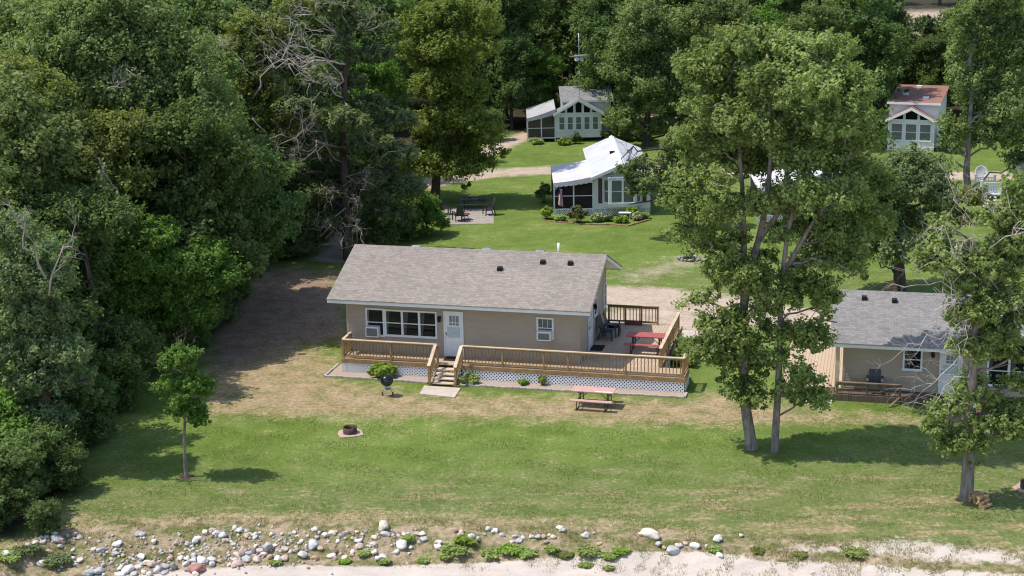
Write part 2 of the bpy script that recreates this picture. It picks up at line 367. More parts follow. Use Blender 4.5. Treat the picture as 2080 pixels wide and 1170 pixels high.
colattr(me, 'mask_a', dry, dirt, sand); colattr(me, 'mask_b', forest, olive, np.maximum(brown, 0)); colattr(me, 'mask_c', bankzone, sand * 0, sand * 0)
t = NT('ground'); sepa = t.new('ShaderNodeSeparateColor'); t.l.new(t.attr('mask_a').outputs['Color'], sepa.inputs[0])
sepb = t.new('ShaderNodeSeparateColor'); t.l.new(t.attr('mask_b').outputs['Color'], sepb.inputs[0])
sepc = t.new('ShaderNodeSeparateColor'); t.l.new(t.attr('mask_c').outputs['Color'], sepc.inputs[0])
n_big = t.noise(.22, 5); n_mid = t.noise(1.1, 6, .62); n_fine = t.noise(5.5, 4, .65); n_tiny = t.noise(15.0, 3, .7)
n_str = t.noise(1.0, 5, .62, vec=t.co('Object', (.45, 1.7, 1)))
def wsum(*ps):
    o = None
    for s_, k in ps:
        v = t.math('MULTIPLY', s_, k); o = v if o is None else t.math('ADD', o, v)
    return o
detail = wsum((n_mid, .34), (n_fine, .40), (n_tiny, .26))
lawn = t.ramp(wsum((n_big, .26), (n_mid, .22), (n_fine, .26), (n_tiny, .26)), [(.37, (.060, .088, .016)), (.46, (.100, .148, .027)), (.53, (.134, .183, .039)), (.62, (.25, .265, .10))])
oliv = t.ramp(detail, [(.38, (.075, .104, .028)), (.48, (.118, .150, .044)), (.55, (.165, .175, .066)), (.64, (.30, .25, .14))])
strw = t.ramp(detail, [(.34, (.125, .115, .045)), (.45, (.225, .18, .088)), (.54, (.33, .245, .145)), (.66, (.49, .385, .26))])
dirtc = t.ramp(detail, [(.36, (.27, .20, .145)), (.5, (.415, .325, .25)), (.64, (.52, .43, .345))])
sandc = t.ramp(wsum((n_mid, .3), (n_str, .4), (n_tiny, .3)), [(.36, (.40, .335, .285)), (.5, (.50, .43, .375)), (.66, (.56, .495, .44))])
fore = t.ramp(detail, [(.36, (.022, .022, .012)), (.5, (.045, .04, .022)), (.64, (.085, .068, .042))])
brwn = t.ramp(detail, [(.36, (.12, .085, .058)), (.5, (.24, .165, .115)), (.64, (.40, .29, .21))])
bank = t.ramp(wsum((n_str, .35), (n_mid, .3), (n_fine, .35)), [(.38, (.085, .10, .03)), (.45, (.145, .15, .055)), (.50, (.25, .20, .12)), (.57, (.37, .275, .195)), (.65, (.50, .40, .31))])
def thresh(wt, nz, k=1.1, s=2.2):
    v = t.math('ADD', wt, t.math('MULTIPLY', t.math('SUBTRACT', nz, .5), k)); return t.math('ADD', t.math('MULTIPLY', t.math('SUBTRACT', v, .5), s), .5, True)
brk = wsum((n_mid, .5), (n_str, .2), (n_fine, .3))
c = t.mix(thresh(sepb.outputs[1], wsum((n_str, .6), (n_mid, .4)), 2.2, 1.5), lawn, oliv)
dryw = t.math('MULTIPLY', sepb.outputs[1], t.ramp(t.noise(.35, 3, vec=t.co('Object', (.6, 1.5, 1))), [(.38, .18), (.62, .52)]))                       # worn straw patches inside the tired front grass
c = t.mix(thresh(dryw, wsum((n_str, .65), (n_fine, .35)), 1.8, 3.0), c, strw)
c = t.mix(thresh(t.math('MULTIPLY', sepa.outputs[0], .82), brk, 2.6, 1.7), c, strw)
c = t.mix(thresh(sepb.outputs[2], brk, 1.4, 1.8), c, brwn)
c = t.mix(thresh(sepc.outputs[0], brk, .6, 2.0), c, bank)
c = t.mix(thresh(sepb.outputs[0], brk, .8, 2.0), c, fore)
c = t.mix(thresh(sepa.outputs[1], brk, 1.0, 2.2), c, dirtc)
c = t.mix(thresh(sepa.outputs[2], wsum((n_mid, .4), (n_fine, .6)), 1.3, 3.2), c, sandc)
t.bump(wsum((n_fine, .6), (n_tiny, .4)), .55, .05)
t.fin(c, .95, .1)
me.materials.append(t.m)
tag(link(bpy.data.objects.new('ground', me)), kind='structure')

# ------------------------------------------------------------------ windows, doors and other pieces of buildings
def wall_xf(axis, off):
    """local (a along the wall, b outwards, z) -> building frame; axis 'f': front wall facing -y at y=off; 'r': right wall facing +x at x=off"""
    if callable(axis): return axis
    if axis == 'f': return lambda a, b, z: (a, off - b, z)
    return lambda a, b, z: (off + b, a, z)
def window(par, axis, off, a0, a1, z0, z1, cols=1, hung=True, curtain='curtain', fr=.055, cw=.42, frame_mat='white', name='window', bars=0):
    xf = wall_xf(axis, off)
    m = MB(xf)
    m.box(a0, a1, 0.002, .05, z1 - fr, z1); m.box(a0 - .01, a1 + .01, 0.002, .062, z0 - .02, z0 + fr)
    m.box(a0, a0 + fr, .002, .048, z0 + fr, z1 - fr); m.box(a1 - fr, a1, .002, .048, z0 + fr, z1 - fr)
    wd = (a1 - a0 - fr) / cols
    for k in range(1, cols): m.box(a0 + wd * k, a0 + wd * k + fr, .002, .047, z0 + fr, z1 - fr)
    f = m.build(name, MAT[frame_mat], par)
    zm = (z0 + z1) / 2
    for k in range(cols if hung else 0):
        m = MB(xf); s0, s1 = a0 + wd * k + fr + .001, a0 + wd * (k + 1) - .001
        m.box(s0, s1, .024, .040, zm - .02, zm + .02)
        for zz in (z0 + fr, z1 - fr - .025): m.box(s0 + .026, s1 - .026, .024, .036, zz, zz + .025)
        for x in (s0, s1 - .025): m.box(x, x + .025, .0238, .0358, z0 + fr, zm - .021); m.box(x, x + .025, .0238, .0358, zm + .021, z1 - fr)
        for j in range(1, bars + 1):
            x = s0 + (s1 - s0) * j / (bars + 1); m.box(x - .009, x + .009, .024, .036, zm + .022, z1 - fr - .026)
        m.build('sash', MAT[frame_mat], f)
    m = MB(xf); m.box(a0 + fr, a1 - fr, .003, .006, z0 + fr, z1 - fr); m.build('dark_backing', MAT['dark'], f)
    for k in range(cols if curtain else 0):
        m = MB(xf); s0, s1 = a0 + wd * k + fr, a0 + wd * (k + 1)
        if cw >= 1: m.box(s0 + .005, s1 - .005, .009, .013, z0 + fr + .01, z1 - fr - .01)
        else:
            g = (s1 - s0) * cw * (.75 + .5 * ((k * 37) % 10) / 10)
            m.add([(s0 + .01, .012, z0 + fr), (s0 + g * .5, .012, z0 + fr), (s0 + g, .012, z1 - fr), (s0 + .01, .012, z1 - fr)], [(0, 1, 2, 3)])
        m.build('curtain', MAT[curtain], f)
    m = MB(xf)
    for k in range(cols): m.box(a0 + wd * k + fr, a0 + wd * (k + 1), .018, .021, z0 + fr, z1 - fr)
    m.build('pane', MAT['glass'], f)
    return f
def aircon(par, off, a0, a1, z0, z1):
    m = MB(wall_xf('f', off)); m.box(a0, a1, .05, .36, z0, z1); o = m.build('air_conditioner', MAT['white'], par)
    m = MB(wall_xf('f', off)); m.box(a0 + .05, a1 - .05, .3605, .366, z0 + .05, z1 - .06); m.build('grille', MAT['ac_grille'], o)
    return o
def door(par, axis, off, a0, a1, z0, z1, lites=True, mat='white'):
    xf = wall_xf(axis, off); m = MB(xf); tr = .075
    m.box(a0, a0 + tr, .002, .055, z0, z1); m.box(a1 - tr, a1, .002, .055, z0, z1); m.box(a0 + tr, a1 - tr, .002, .056, z1 - tr, z1)
    fr = m.build('door_frame', MAT[mat], par)
    m = MB(xf); m.box(a0 + tr + .004, a1 - tr - .004, .004, .030, z0 + .02, z1 - tr - .004)
    d0, d1 = a0 + tr, a1 - tr; w_ = d1 - d0; h = z1 - z0
    m.box(d0 + .07, d1 - .07, .0302, .042, z0 + h * .655, z0 + h * .675)
    dr = m.build('door', MAT[mat], par)
    m = MB(xf); m.box(d0 + .09, d1 - .09, .0305, .034, z0 + h * .42, z0 + h * .655); m.build('lower_glass', MAT['blind'] if lites else MAT['glass'], dr)
    m = MB(xf); m.box(d0 + .20, d1 - .14, .0305, .034, z0 + h * .69, z0 + h * .9); m.build('upper_glass', MAT['curtain'], dr)
    m = MB(xf)
    for k in (1, 2):
        x = d0 + .20 + (w_ - .34) * k / 3; m.box(x - .012, x + .012, .0345, .042, z0 + h * .69, z0 + h * .9)
    m.box(d0 + .19, d1 - .13, .0345, .0415, z0 + h * .745, z0 + h * .758); m.build('muntin', MAT[mat], dr)
    m = MB(xf); m.box(d0 + .035, d0 + .06, .030, .075, z0 + h * .47, z0 + h * .53); m.build('handle', MAT['brown_steel'], dr)
    return dr
def lamp(par, axis, off, a, z):
    m = MB(wall_xf(axis, off)); m.box(a - .05, a + .05, .002, .03, z + .02, z + .16); m.box(a - .015, a + .015, .03, .12, z + .14, z + .17)
    o = m.build('wall_lamp', MAT['black'], par)
    m = MB(); prof = [(.03, .17), (.05, .15), (.085, .08), (.07, -.06), (.045, -.10), (.02, -.11)]
    xf = wall_xf(axis, off)
    m.lathe([(r, z + q) for r, q in prof], *xf(a, .13, 0)[:2], n=10); m.build('lantern', MAT['black'], o)
    return o
def laps(mb, pts_lo_hi, step=.112, dep=.022):
    """lap siding: pts_lo_hi(z) gives (a0, a1) at that height"""
    z0, z1, fn = pts_lo_hi; z = z0
    while z < z1 - .01:
        zt = min(z + step, z1); a0, a1 = fn(z); b0, b1 = fn(zt)
        mb.add([(a0, dep, z), (a1, dep, z), (b1, .002, zt), (b0, .002, zt), (a0, 0.0, z), (a1, 0.0, z)], [(0, 1, 2, 3), (4, 5, 1, 0)])
        z = zt
def gable_house(root, L, D, zbase, ze, zr, eo, ro, wall='siding', roof='shingle', thick=.205):
    """long gable house: front wall y=0, ridge along x at y=D/2; ze = lower edge of the eave fascia at y=-eo"""
    zt = ze + thick; slope = (zr - zt) / (D / 2 + eo)
    def zroof(y): return zr - abs(y - D / 2) * slope
    zw = zroof(0) - .20
    m = MB()
    prof = [(0, zbase), (D, zbase), (D, zw), (D / 2, zroof(D / 2) - .20), (0, zw)]
    m.extr([(0, y, z) for y, z in prof], (0, 0, 0), (L, 0, 0))
    m.xf = wall_xf('f', 0.0); laps(m, (zbase, zw, lambda z: (.0, L)))
    def gy(z):
        if z <= zw: return (0, D)
        k = (z - zw) / slope; return (k, D - k)
    m.xf = wall_xf('r', L); laps(m, (zbase, zroof(D / 2) - .3, gy))
    m.xf = lambda a, b, z: (-b, a, z); laps(m, (zbase, zroof(D / 2) - .3, gy))
    m.xf = None
    wl_ = m.build('wall', MAT[wall], root)
    for nm, x0, x1, y0, y1 in (('corner_board', -.030, .075, -.030, -.0235), ('corner_board', L - .075, L + .030, -.030, -.0235)):
        m = MB(); m.box(x0, x1, y0, y1, zbase, zw); sx = 1 if x0 > 1 else -1
        xs = (L + .0235, L + .030) if sx > 0 else (-.030, -.0235); m.box(xs[0], xs[1], -.0235, .06, zbase, zw); m.build(nm, MAT[wall], wl_)
    # roof deck
    m = MB(); x0, x1 = -ro, L + ro; s = .045
    for sg in (1, -1):
        ye = -eo - .03 if sg > 0 else D + eo + .03; yr = D / 2
        ze_ = zroof(ye)
        a = [(x0 - .02, ye, ze_), (x1 + .02, ye, ze_), (x1 + .02, yr, zr), (x0 - .02, yr, zr)]
        b = [(p[0], p[1], p[2] - s) for p in a]
        m.add(a + b, [(0, 1, 2, 3), (4, 7, 6, 5), (0, 4, 5, 1), (1, 5, 6, 2), (3, 7, 4, 0)])
    rf = m.build('roof', MAT[roof], root)
    m = MB(); yr = D / 2; m.extr([(0, yr - .16, zr - .16 * slope + .004), (0, yr, zr + .018), (0, yr + .16, zr - .16 * slope + .004)], (x0 - .021, 0, 0), (x1 + .021, 0, 0))
    m.build('ridge_cap', MAT[roof], rf)
    for y0, y1 in ((-eo, -eo + .03), (D + eo - .03, D + eo)):
        m = MB(); zz = zroof(-eo) - s - .004; m.box(x0 + .031, x1 - .031, y0, y1, ze, zz - .012); m.build('fascia', MAT['white'], rf)
    for xa, xb in ((x0, x0 + .03), (x1 - .03, x1)):
        for sg in (1, -1):
            ye = -eo if sg > 0 else D + eo; zz = zroof(-eo) - s - .003
            m = MB(); m.extr([(0, ye, ze), (0, yr, zr - s - .16), (0, yr, zr - s - .003), (0, ye, zz)], (xa, 0, 0), (xb, 0, 0)); m.build('rake_board', MAT['white'], rf)
    m = MB()
    for sg in (1, -1):
        ye = -eo + .031 if sg > 0 else D + eo - .031; yw = 0.0 if sg > 0 else D
        a = [(x0 + .031, ye, zroof(-eo) - .155), (x1 - .031, ye, zroof(-eo) - .155), (x1 - .031, yr, zr - .168), (x0 + .031, yr, zr - .168)]
        m.add(a + [(p[0], p[1], p[2] + .012) for p in a], [(3, 2, 1, 0), (4, 5, 6, 7)])
    m.build('soffit', MAT['white'], rf)
    return wl_, rf, zroof
def railing(par, pts, z0, h=.92, post_at=None, cap='cedar_cap', body='cedar', bal=.155, skip_first=False):
    """straight railing in the building frame between two points, split into posts, rails, cap and balusters"""
    (xa, ya), (xb, yb_) = pts; Lr = math.hypot(xb - xa, yb_ - ya); ux, uy = (xb - xa) / Lr, (yb_ - ya) / Lr
    def at(s, o=0.0): return (xa + ux * s - uy * o, ya + uy * s + ux * o)
    m = MB(); m.bar((*at(-.03), z0 + h - .02), (*at(Lr + .03), z0 + h - .02), .14, .038); rl = m.build('railing', MAT[cap], par)
    m = MB(); m.bar((*at(.046), z0 + h - .085), (*at(Lr - .046), z0 + h - .085), .04, .085); m.bar((*at(.046), z0 + .12), (*at(Lr - .046), z0 + .12), .04, .085); m.build('rail', MAT[body], rl)
    posts = post_at or [0, Lr]
    for s in posts:
        m = MB(); x, y = at(s); m.bar((x, y, z0 - .18), (x, y, z0 + h - .041), .088, .088, (uy, -ux, 0)); m.build('post', MAT[body], rl)
    n = int(Lr / bal)
    for k in range(1, n):
        s = Lr * k / n
        if any(abs(s - q) < .07 for q in posts): continue
        m = MB(); x, y = at(s, .032); m.bar((x, y, z0 + .07), (x, y, z0 + h - .05), .036, .036, (ux, uy, 0)); m.build('baluster', MAT[body], rl)
    return rl
def lattice(par, a, b, z0, z1, out, name='lattice', sp=.160, sw=.050):
    """diagonal white lattice panel between ground points a, b (2-D); OUT: outward unit vector (2-D)"""
    Ln = math.hypot(b[0] - a[0], b[1] - a[1]); ux, uy = (b[0] - a[0]) / Ln, (b[1] - a[1]) / Ln; h = z1 - z0
    m = MB(lambda s, o, z: (a[0] + ux * s + out[0] * o, a[1] + uy * s + out[1] * o, z))
    k = -h
    while k < Ln:
        for sg, o in ((1, .004), (-1, .014)):
            s0, s1 = (k, k + h)
            lo, hi = max(s0, 0), min(s1, Ln)
            if hi - lo < .03: continue
            za, zb = (z0 + (lo - s0), z0 + (hi - s0)) if sg > 0 else (z1 - (lo - s0), z1 - (hi - s0))
            hw = sw / 2 * 1.414
            m.add([(lo, o, za - hw), (hi, o, zb - hw), (hi, o, zb + hw), (lo, o, za + hw), (lo, o + .008, za - hw), (hi, o + .008, zb - hw), (hi, o + .008, zb + hw), (lo, o + .008, za + hw)],
                  [(0, 1, 2, 3), (7, 6, 5, 4), (0, 4, 5, 1), (3, 2, 6, 7), (0, 3, 7, 4), (1, 5, 6, 2)])
        k += sp
    return m.build(name, MAT['lattice'], par)

# ------------------------------------------------------------------ the long cottage in the middle and its deck
YAW = .245871
HOUSE = (-7.691, 70.0857, 0.0)
def hw(u, v, z=0.0):
    c, s = math.cos(YAW), math.sin(YAW); return Vector((HOUSE[0] + u * c + v * s, HOUSE[1] - u * s + v * c, z))
ZD = .677
cot = thing('cottage', 'long taupe cottage with shingle roof and white door, inside the deck railing', 'cottage', HOUSE, -YAW)
L, D = 11.0, 6.62
_, roofA, zroofA = gable_house(cot, L, D, .12, 3.165, 4.95, .79, .65)
window(cot, 'f', -.022, .92, 1.83, 1.46, 2.80, 1, True, 'blind', cw=.2)
aircon(cot, -.022, 1.0, 1.62, 1.50, 1.98)
wf = window(cot, 'f', -.022, 1.84, 4.36, 1.50, 2.78, 3, True, 'curtain', cw=.34)
window(cot, 'f', -.022, 9.05, 9.84, 1.78, 2.77, 1, True, 'blind', cw=1.2, bars=2)
aircon(cot, -.022, 9.14, 9.76, 1.77, 2.18)
door(cot, 'f', -.022, 4.68, 5.62, ZD, 2.84)
lamp(cot, 'f', -.022, 4.50, 2.42)
door(cot, 'r', L + .022, 1.88, 2.86, ZD, 2.82)
window(cot, 'r', L + .022, 3.32, 3.98, 1.88, 2.78, 1, True, 'blind', cw=.3)
window(cot, 'r', L + .022, 5.68, 6.42, 1.66, 2.86, 1, True, 'blind', cw=1.2)
lamp(cot, 'r', L + .022, 3.1, 2.45)
def roofpt(zr_, u, v): return (u, v, zr_(v))
for u, v in ((6.9, 1.87), (8.8, 2.5), (10.1, 2.5)):
    z = zroofA(v); m = MB(); m.extr([(-.11, -.13, z - .06), (-.11, .13, z + .08), (-.11, .09, z + .15), (-.11, -.13, z + .12)], (u, v, 0), (u + .22, v, 0)); m.build('roof_vent', MAT['black'], roofA)
m = MB(); z = zroofA(3.9); m.tube([(9.25, 3.9, z - .1), (9.25, 3.9, z + .55)], .06, 10); m.build('vent_pipe', MAT['white'], roofA)
for u in (2.3, 5.8, 8.4):
    m = MB(); z = zroofA(3.75); m.extr([(-.2, -.16, z + .02), (-.2, .16, z - .10), (-.2, .14, z + .12), (-.2, -.10, z + .16)], (u, 3.75, 0), (u + .4, 3.75, 0)); m.build('box_vent', MAT['metal'], roofA)

deck = thing('wooden_deck', 'wraparound wooden deck with white lattice skirt and front steps, round the long cottage', 'deck', HOUSE, -YAW)
U0, U1, V0, U2 = .12, 15.94, -1.235, 14.72
m = MB(); m.box(U0, U1, V0 + .005, -.03, ZD - .04, ZD); m.build('front_floor', MAT['deckboard'], deck)
m = MB(); m.box(L + .04, U2, -.029, 6.72, ZD - .04, ZD); m.build('side_floor', MAT['deckboard_side'], deck)
m = MB(); m.box(U2 + .002, U1, -.029, .10, ZD - .04, ZD - .001); m.build('landing', MAT['deckboard'], deck)
for nm, a, b in (('rim_joist', (U0, V0), (4.66, V0)), ('rim_joist', (5.80, V0), (U1, V0))):
    m = MB(); m.box(a[0], b[0], V0 - .036, V0 + .003, ZD - .20, ZD - .002); m.build(nm, MAT['cedar'], deck)
m = MB(); m.box(U1 + .002, U1 + .036, V0 - .036, .10, ZD - .2, ZD - .002); m.build('rim_joist', MAT['cedar'], deck)
m = MB(); m.box(U2 + .002, U2 + .036, .10, 6.72, ZD - .2, ZD - .002); m.build('rim_joist', MAT['cedar_dark'], deck)
m = MB(); m.box(U0 - .036, U0 - .002, V0 - .036, -.03, ZD - .2, ZD - .002); m.build('rim_joist', MAT['cedar'], deck)
lattice(deck, (U0 + .03, V0), (4.60, V0), .0, ZD - .17, (0, -1)); lattice(deck, (5.86, V0), (U1 - .02, V0), .0, ZD - .17, (0, -1))
lattice(deck, (4.66, V0 + .02), (5.80, V0 + .02), .0, ZD - .2, (0, -1))
lattice(deck, (U1, V0), (U1, .10), .0, ZD - .17, (1, 0)); lattice(deck, (U2, .10), (U2, 6.7), .0, ZD - .17, (1, 0)); lattice(deck, (U0, V0), (U0, -.05), .0, ZD - .17, (-1, 0))
m = MB()
for u in np.arange(U0 + .1, U1, 2.2): m.box(u, u + .09, V0 + .10, V0 + .19, -.05, ZD - .041)
for u in np.arange(L + .5, U2, 1.9):
    for v in (1.5, 4.0, 6.4): m.box(u, u + .09, v, v + .09, -.05, ZD - .041)
m.build('support_post', MAT['cedar_dark'], deck)
railing(deck, ((U0 + .05, V0 + .05), (4.64, V0 + .05)), ZD, post_at=[0, 2.3, 4.52])
railing(deck, ((U0 + .05, V0 + .15), (U0 + .05, -.10)), ZD, post_at=[.98])
railing(deck, ((5.82, V0 + .05), (U1 - .05, V0 + .05)), ZD, post_at=[0, 1.9, 3.8, 4.9, 7.5, 10.02])
railing(deck, ((U1 - .05, V0 + .15), (U1 - .05, .02)), ZD, post_at=[1.1])
railing(deck, ((U2 - .05, .05), (U2 - .05, 5.95)), ZD, post_at=[.05, 2.0, 3.9, 5.85], bal=.15)
railing(deck, ((L + .08, 6.67), (13.58, 6.67)), ZD, post_at=[.05, .87, 1.66, 2.46], cap='cedar_dark')
m = MB()
for k in range(3): z = ZD - .17 * (k + 1); m.box(U2 + .06, U1 - .06, .10 + .27 * k, .38 + .27 * k, z - .04, z)
m.build('landing_steps', MAT['cedar_cap'], deck)
# front steps
rise = ZD / 5
for k in range(4):
    z = ZD - rise * (k + 1); v = V0 - .04 - .26 * k; m = MB(); m.box(4.76, 5.72, v - .30, v, z - .045, z); m.build('tread', MAT['cedar_cap'], deck)
for u in (4.72, 5.725):
    m = MB(); m.extr([(0, V0 - .04, ZD - .19), (0, V0 - .04, ZD - .03), (0, V0 - 1.12, .10), (0, V0 - 1.12, 0.0), (0, V0 - .95, .0)], (u - .02, 0, 0), (u + .02, 0, 0)); m.build('stringer', MAT['cedar'], deck)
for u in (4.62, 5.84):
    m = MB(); a, b = (u, V0 - .02, ZD + .90), (u, V0 - 1.16, .93); m.bar(a, b, .15, .04); hr = m.build('stair_rail', MAT['cedar_cap'], deck)
    m = MB(); m.bar((u, V0 - 1.10, -.02), (u, V0 - 1.10, .93), .09, .09, (1, 0, 0)); m.build('post', MAT['cedar'], hr)
    m = MB(); m.bar((u, V0 - .06, ZD + .80), (u, V0 - 1.05, .86), .04, .085); m.bar((u, V0 - .06, ZD + .1), (u, V0 - 1.05, .20), .04, .085); m.build('rail', MAT['cedar'], hr)
    for k in range(1, 6):
        q = k / 6; v = V0 - .06 - q * .99; m = MB(); m.bar((u, v, ZD + .1 - q * .58), (u, v, ZD + .80 - q * .61), .036, .036, (1, 0, 0)); m.build('baluster', MAT['cedar'], hr)

# stone bed, edging, pads
def sheet(name, pts, z0, z1, mat, label, cat, kind=None):
    m = MB(); P = [Vector(p) for p in pts]; m.prism([(p.x, p.y) for p in P], z0, z1); o = m.build(name, mat); return tag(o, label, cat, None, kind)
gp = [hw(-.42, -.2), hw(-.42, -1.95), hw(3.0, -1.98), hw(4.5, -2.0), hw(4.5, -1.262), hw(.10, -1.262), hw(.08, -.2)]
gq = [hw(5.95, -1.262), hw(5.95, -2.02), hw(9, -1.98), hw(12.5, -1.93), hw(15.95, -1.86), hw(15.95, -1.262)]
m = MB(); m.prism([(p.x, p.y) for p in gp], -.06, .025); m.prism([(p.x, p.y) for p in gq], -.06, .0252); m.prism([(p.x, p.y) for p in (hw(4.5, -1.9), hw(5.95, -1.9), hw(5.95, -1.2), hw(4.5, -1.2))], -.06, .02)
tag(m.build('gravel_bed', MAT['gravel']), 'strip of grey brown gravel along the lattice of the deck', 'gravel', None, 'stuff')
def edging(name, runs, label, mat, wd=.13, ln=.29):
    m = MB(); rg = random.Random(4)
    for pts in runs:
        for a, b in zip(pts[:-1], pts[1:]):
            d = (b - a); n = max(1, int(d.length / ln)); d /= n
            for k in range(n):
                p = a + d * (k + .03); q = a + d * (k + .97); h = .055 + rg.random() * .03
                m.bar((p.x, p.y, h / 2 - .02), (q.x, q.y, h / 2 - .02 + rg.uniform(-.01, .01)), wd, h + .06)
    return tag(m.build(name, mat), label, 'edging')
edging('brick_edging', [[hw(-.48, -.2), hw(-.48, -2.02), hw(3, -2.05), hw(4.45, -2.07)]], 'low brick edging along the short gravel bed behind the kettle grill', MAT['grey_edge'])
edging('brick_edging', [[hw(5.98, -2.09), hw(9, -2.05), hw(12.5, -2.0), hw(16.02, -1.92), hw(16.02, -1.28)]], 'low brick edging along the long gravel bed behind the pink picnic table', MAT['grey_edge'])
sheet('concrete_pad', [hw(4.42, -2.50), hw(6.12, -2.52), hw(6.2, -3.78), hw(4.55, -3.62)], -.08, .045, MAT['concrete'], 'flat concrete slab at the foot of the deck steps', 'slab')
sheet('concrete_pad', [hw(14.5, 7.0), hw(15.9, 6.9), hw(15.9, 8.1), hw(14.5, 8.2)], -.08, .04, MAT['concrete'], 'small pale concrete slab behind the far end of the deck rail', 'slab')

# things on the deck
def picnic_table(label, loc, rz, mat, leg='brown_steel', extra=False, Lt=1.83, group=None):
    t_ = thing('picnic_table', label, 'picnic table', loc, rz, group)
    m = MB()
    for k in range(5): y = .0 + k * .148; m.box(0, Lt, y, y + .142, .715, .752)
    m.build('tabletop', MAT[mat], t_)
    for y in (-.42, .91):
        m = MB(); m.box(0, Lt, y, y + .12, .425, .46); m.box(0, Lt, y + .127, y + .247, .425, .46); m.build('bench', MAT[mat], t_)
    for x in (.30, Lt - .30):
        m = MB(); r = .022
        for y in (.22, .52): m.tube([(x, y, .714), (x, y, .05), (x, y + (-.5 if y < .4 else .5), .022)], r, 6)
        m.tube([(x, .22, .40), (x, -.32, .40), (x, -.32, .424)], r, 6); m.tube([(x, .52, .40), (x, 1.06, .40), (x, 1.06, .424)], r, 6)
        m.tube([(x, -.30, .40), (x, -.34, .0)], r, 6); m.tube([(x, 1.04, .40), (x, 1.08, .0)], r, 6); m.tube([(x, .05, .70), (x, .69, .70)], r, 6)
        lg = m.build('leg_frame', MAT[leg], t_)
        m = MB(); x2 = x + (.45 if x < Lt / 2 else -.45); m.tube([(x, .37, .30), (x2, .37, .705)], .016, 6); m.tube([(x, .22, .30), (x, .52, .30)], .016, 6); m.build('brace', MAT[leg], t_)
    if extra:
        m = MB(); m.box(1.02, 1.78, .02, .15, .7525, .76); m.build('bare_plank', MAT['pale_plank'], t_)
    return t_
red_tab = picnic_table('bright red picnic table standing on the side deck', hw(12.72, 2.16, ZD), -YAW, 'red_paint')
picnic_table('faded pink picnic table on the dry lawn before the deck', (2.44, 63.42, .0), -.2612, 'pink_paint', extra=True)
def patio_chair(label, loc, rz, mat, group=None):
    c = thing('patio_chair', label, 'chair', loc, rz, group)
    m = MB(); m.extr([(0, -.26, .40), (0, .24, .34), (0, .25, .375), (0, -.26, .435)], (-.27, 0, 0), (.27, 0, 0)); m.build('seat', MAT[mat], c)
    m = MB()
    for k in range(5): x = -.245 + k * .1; m.extr([(0, .235, .36), (0, .47, 1.08), (0, .50, 1.07), (0, .265, .35)], (x, 0, 0), (x + .088, 0, 0))
    m.bar((-.27, .485, 1.08), (.27, .485, 1.08), .04, .05); m.build('backrest', MAT[mat], c)
    for s in (-1, 1):
        m = MB(); m.extr([(0, -.30, .585), (0, .38, .605), (0, .38, .64), (0, -.30, .62)], (s * .31 - .045, 0, 0), (s * .31 + .045, 0, 0)); m.build('armrest', MAT[mat], c)
        m = MB(); m.bar((s * .29, -.24, .585), (s * .31, -.28, 0), .05, .06); m.build('leg', MAT[mat], c)
        m = MB(); m.bar((s * .28, .24, .60), (s * .30, .42, 0), .05, .06); m.build('leg', MAT[mat], c)
    return c
pc = patio_chair('tall charcoal plastic armchair against the cottage gable wall, beside the side door', hw(11.60, 3.95, ZD), -YAW + R(82), 'char_plastic')
dup(pc, hw(11.72, 4.75, ZD), -YAW + R(95), label='charcoal plastic armchair holding a dark cushion, nearest the rear deck rail')
m = MB(); m.lathe([(.05, .0), (.20, .02), (.24, .07), (.2, .12), (.06, .14)], 0, 0, 12); cs = m.build('cushion', MAT['black']); cs.location = hw(11.68, 4.72, ZD + .40); tag(cs, 'round black cushion lying on the charcoal armchair by the rear rail', 'cushion')
def mat_(label, u0, u1, v0, v1):
    m = MB(); P = [hw(u0, v0), hw(u1, v0), hw(u1, v1), hw(u0, v1)]; m.prism([(p.x, p.y) for p in P], ZD + .001, ZD + .014); return tag(m.build('doormat', MAT['black']), label, 'doormat')
mat_('black doormat on the deck outside the side door', 11.08, 11.66, 2.0, 2.9); mat_('black doormat at the front door, top of the steps', 4.80, 5.52, -.72, -.12)
pl_ = thing('planter_box', 'long dark red planter box set against the rear deck rail', 'planter', hw(11.98, 6.42, ZD), -YAW)
m = MB(); m.box(0, .82, 0, .02, 0, .2); m.box(0, .82, .16, .18, 0, .2); m.box(0, .02, .021, .159, 0, .2); m.box(.8, .82, .021, .159, 0, .2); m.box(.021, .799, .021, .159, 0, .03); m.build('box', MAT['cedar_dark'], pl_)
m = MB(); m.box(.021, .799, .021, .159, .031, .15); m.build('soil', MAT['rust'], pl_)
# kettle grill
gr = thing('kettle_grill', 'black round kettle grill on thin legs, on the dry grass', 'grill', (-5.57, 65.35, 0))
m = MB(); m.lathe([(.02, .46), (.12, .475), (.21, .54), (.27, .64), (.285, .73)], 0, 0, 24); m.build('bowl', MAT['black_enamel'], gr)
m = MB(); m.lathe([(.292, .725), (.292, .75), (.27, .83), (.20, .92), (.10, .975), (.0, .985)], 0, 0, 24, False); ld = m.build('lid', MAT['black_enamel'], gr)
m = MB(); m.tube([(-.07, 0, .97), (-.06, 0, 1.03), (.06, 0, 1.03), (.07, 0, .97)], .013, 6); m.build('handle', MAT['black'], ld)
for a in (-90, 30, 150):
    m = MB(); m.tube([(.13 * math.cos(R(a)), .13 * math.sin(R(a)), .50), (.27 * math.cos(R(a)), .27 * math.sin(R(a)), .0)], .014, 6); m.build('leg', MAT['metal'], gr)
for a in (30, 150):
    m = MB(); x, y = .27 * math.cos(R(a)), .27 * math.sin(R(a)); m.tube([(x - .02, y, .07), (x + .02, y, .07)], .072, 14); m.build('wheel', MAT['black'], gr)
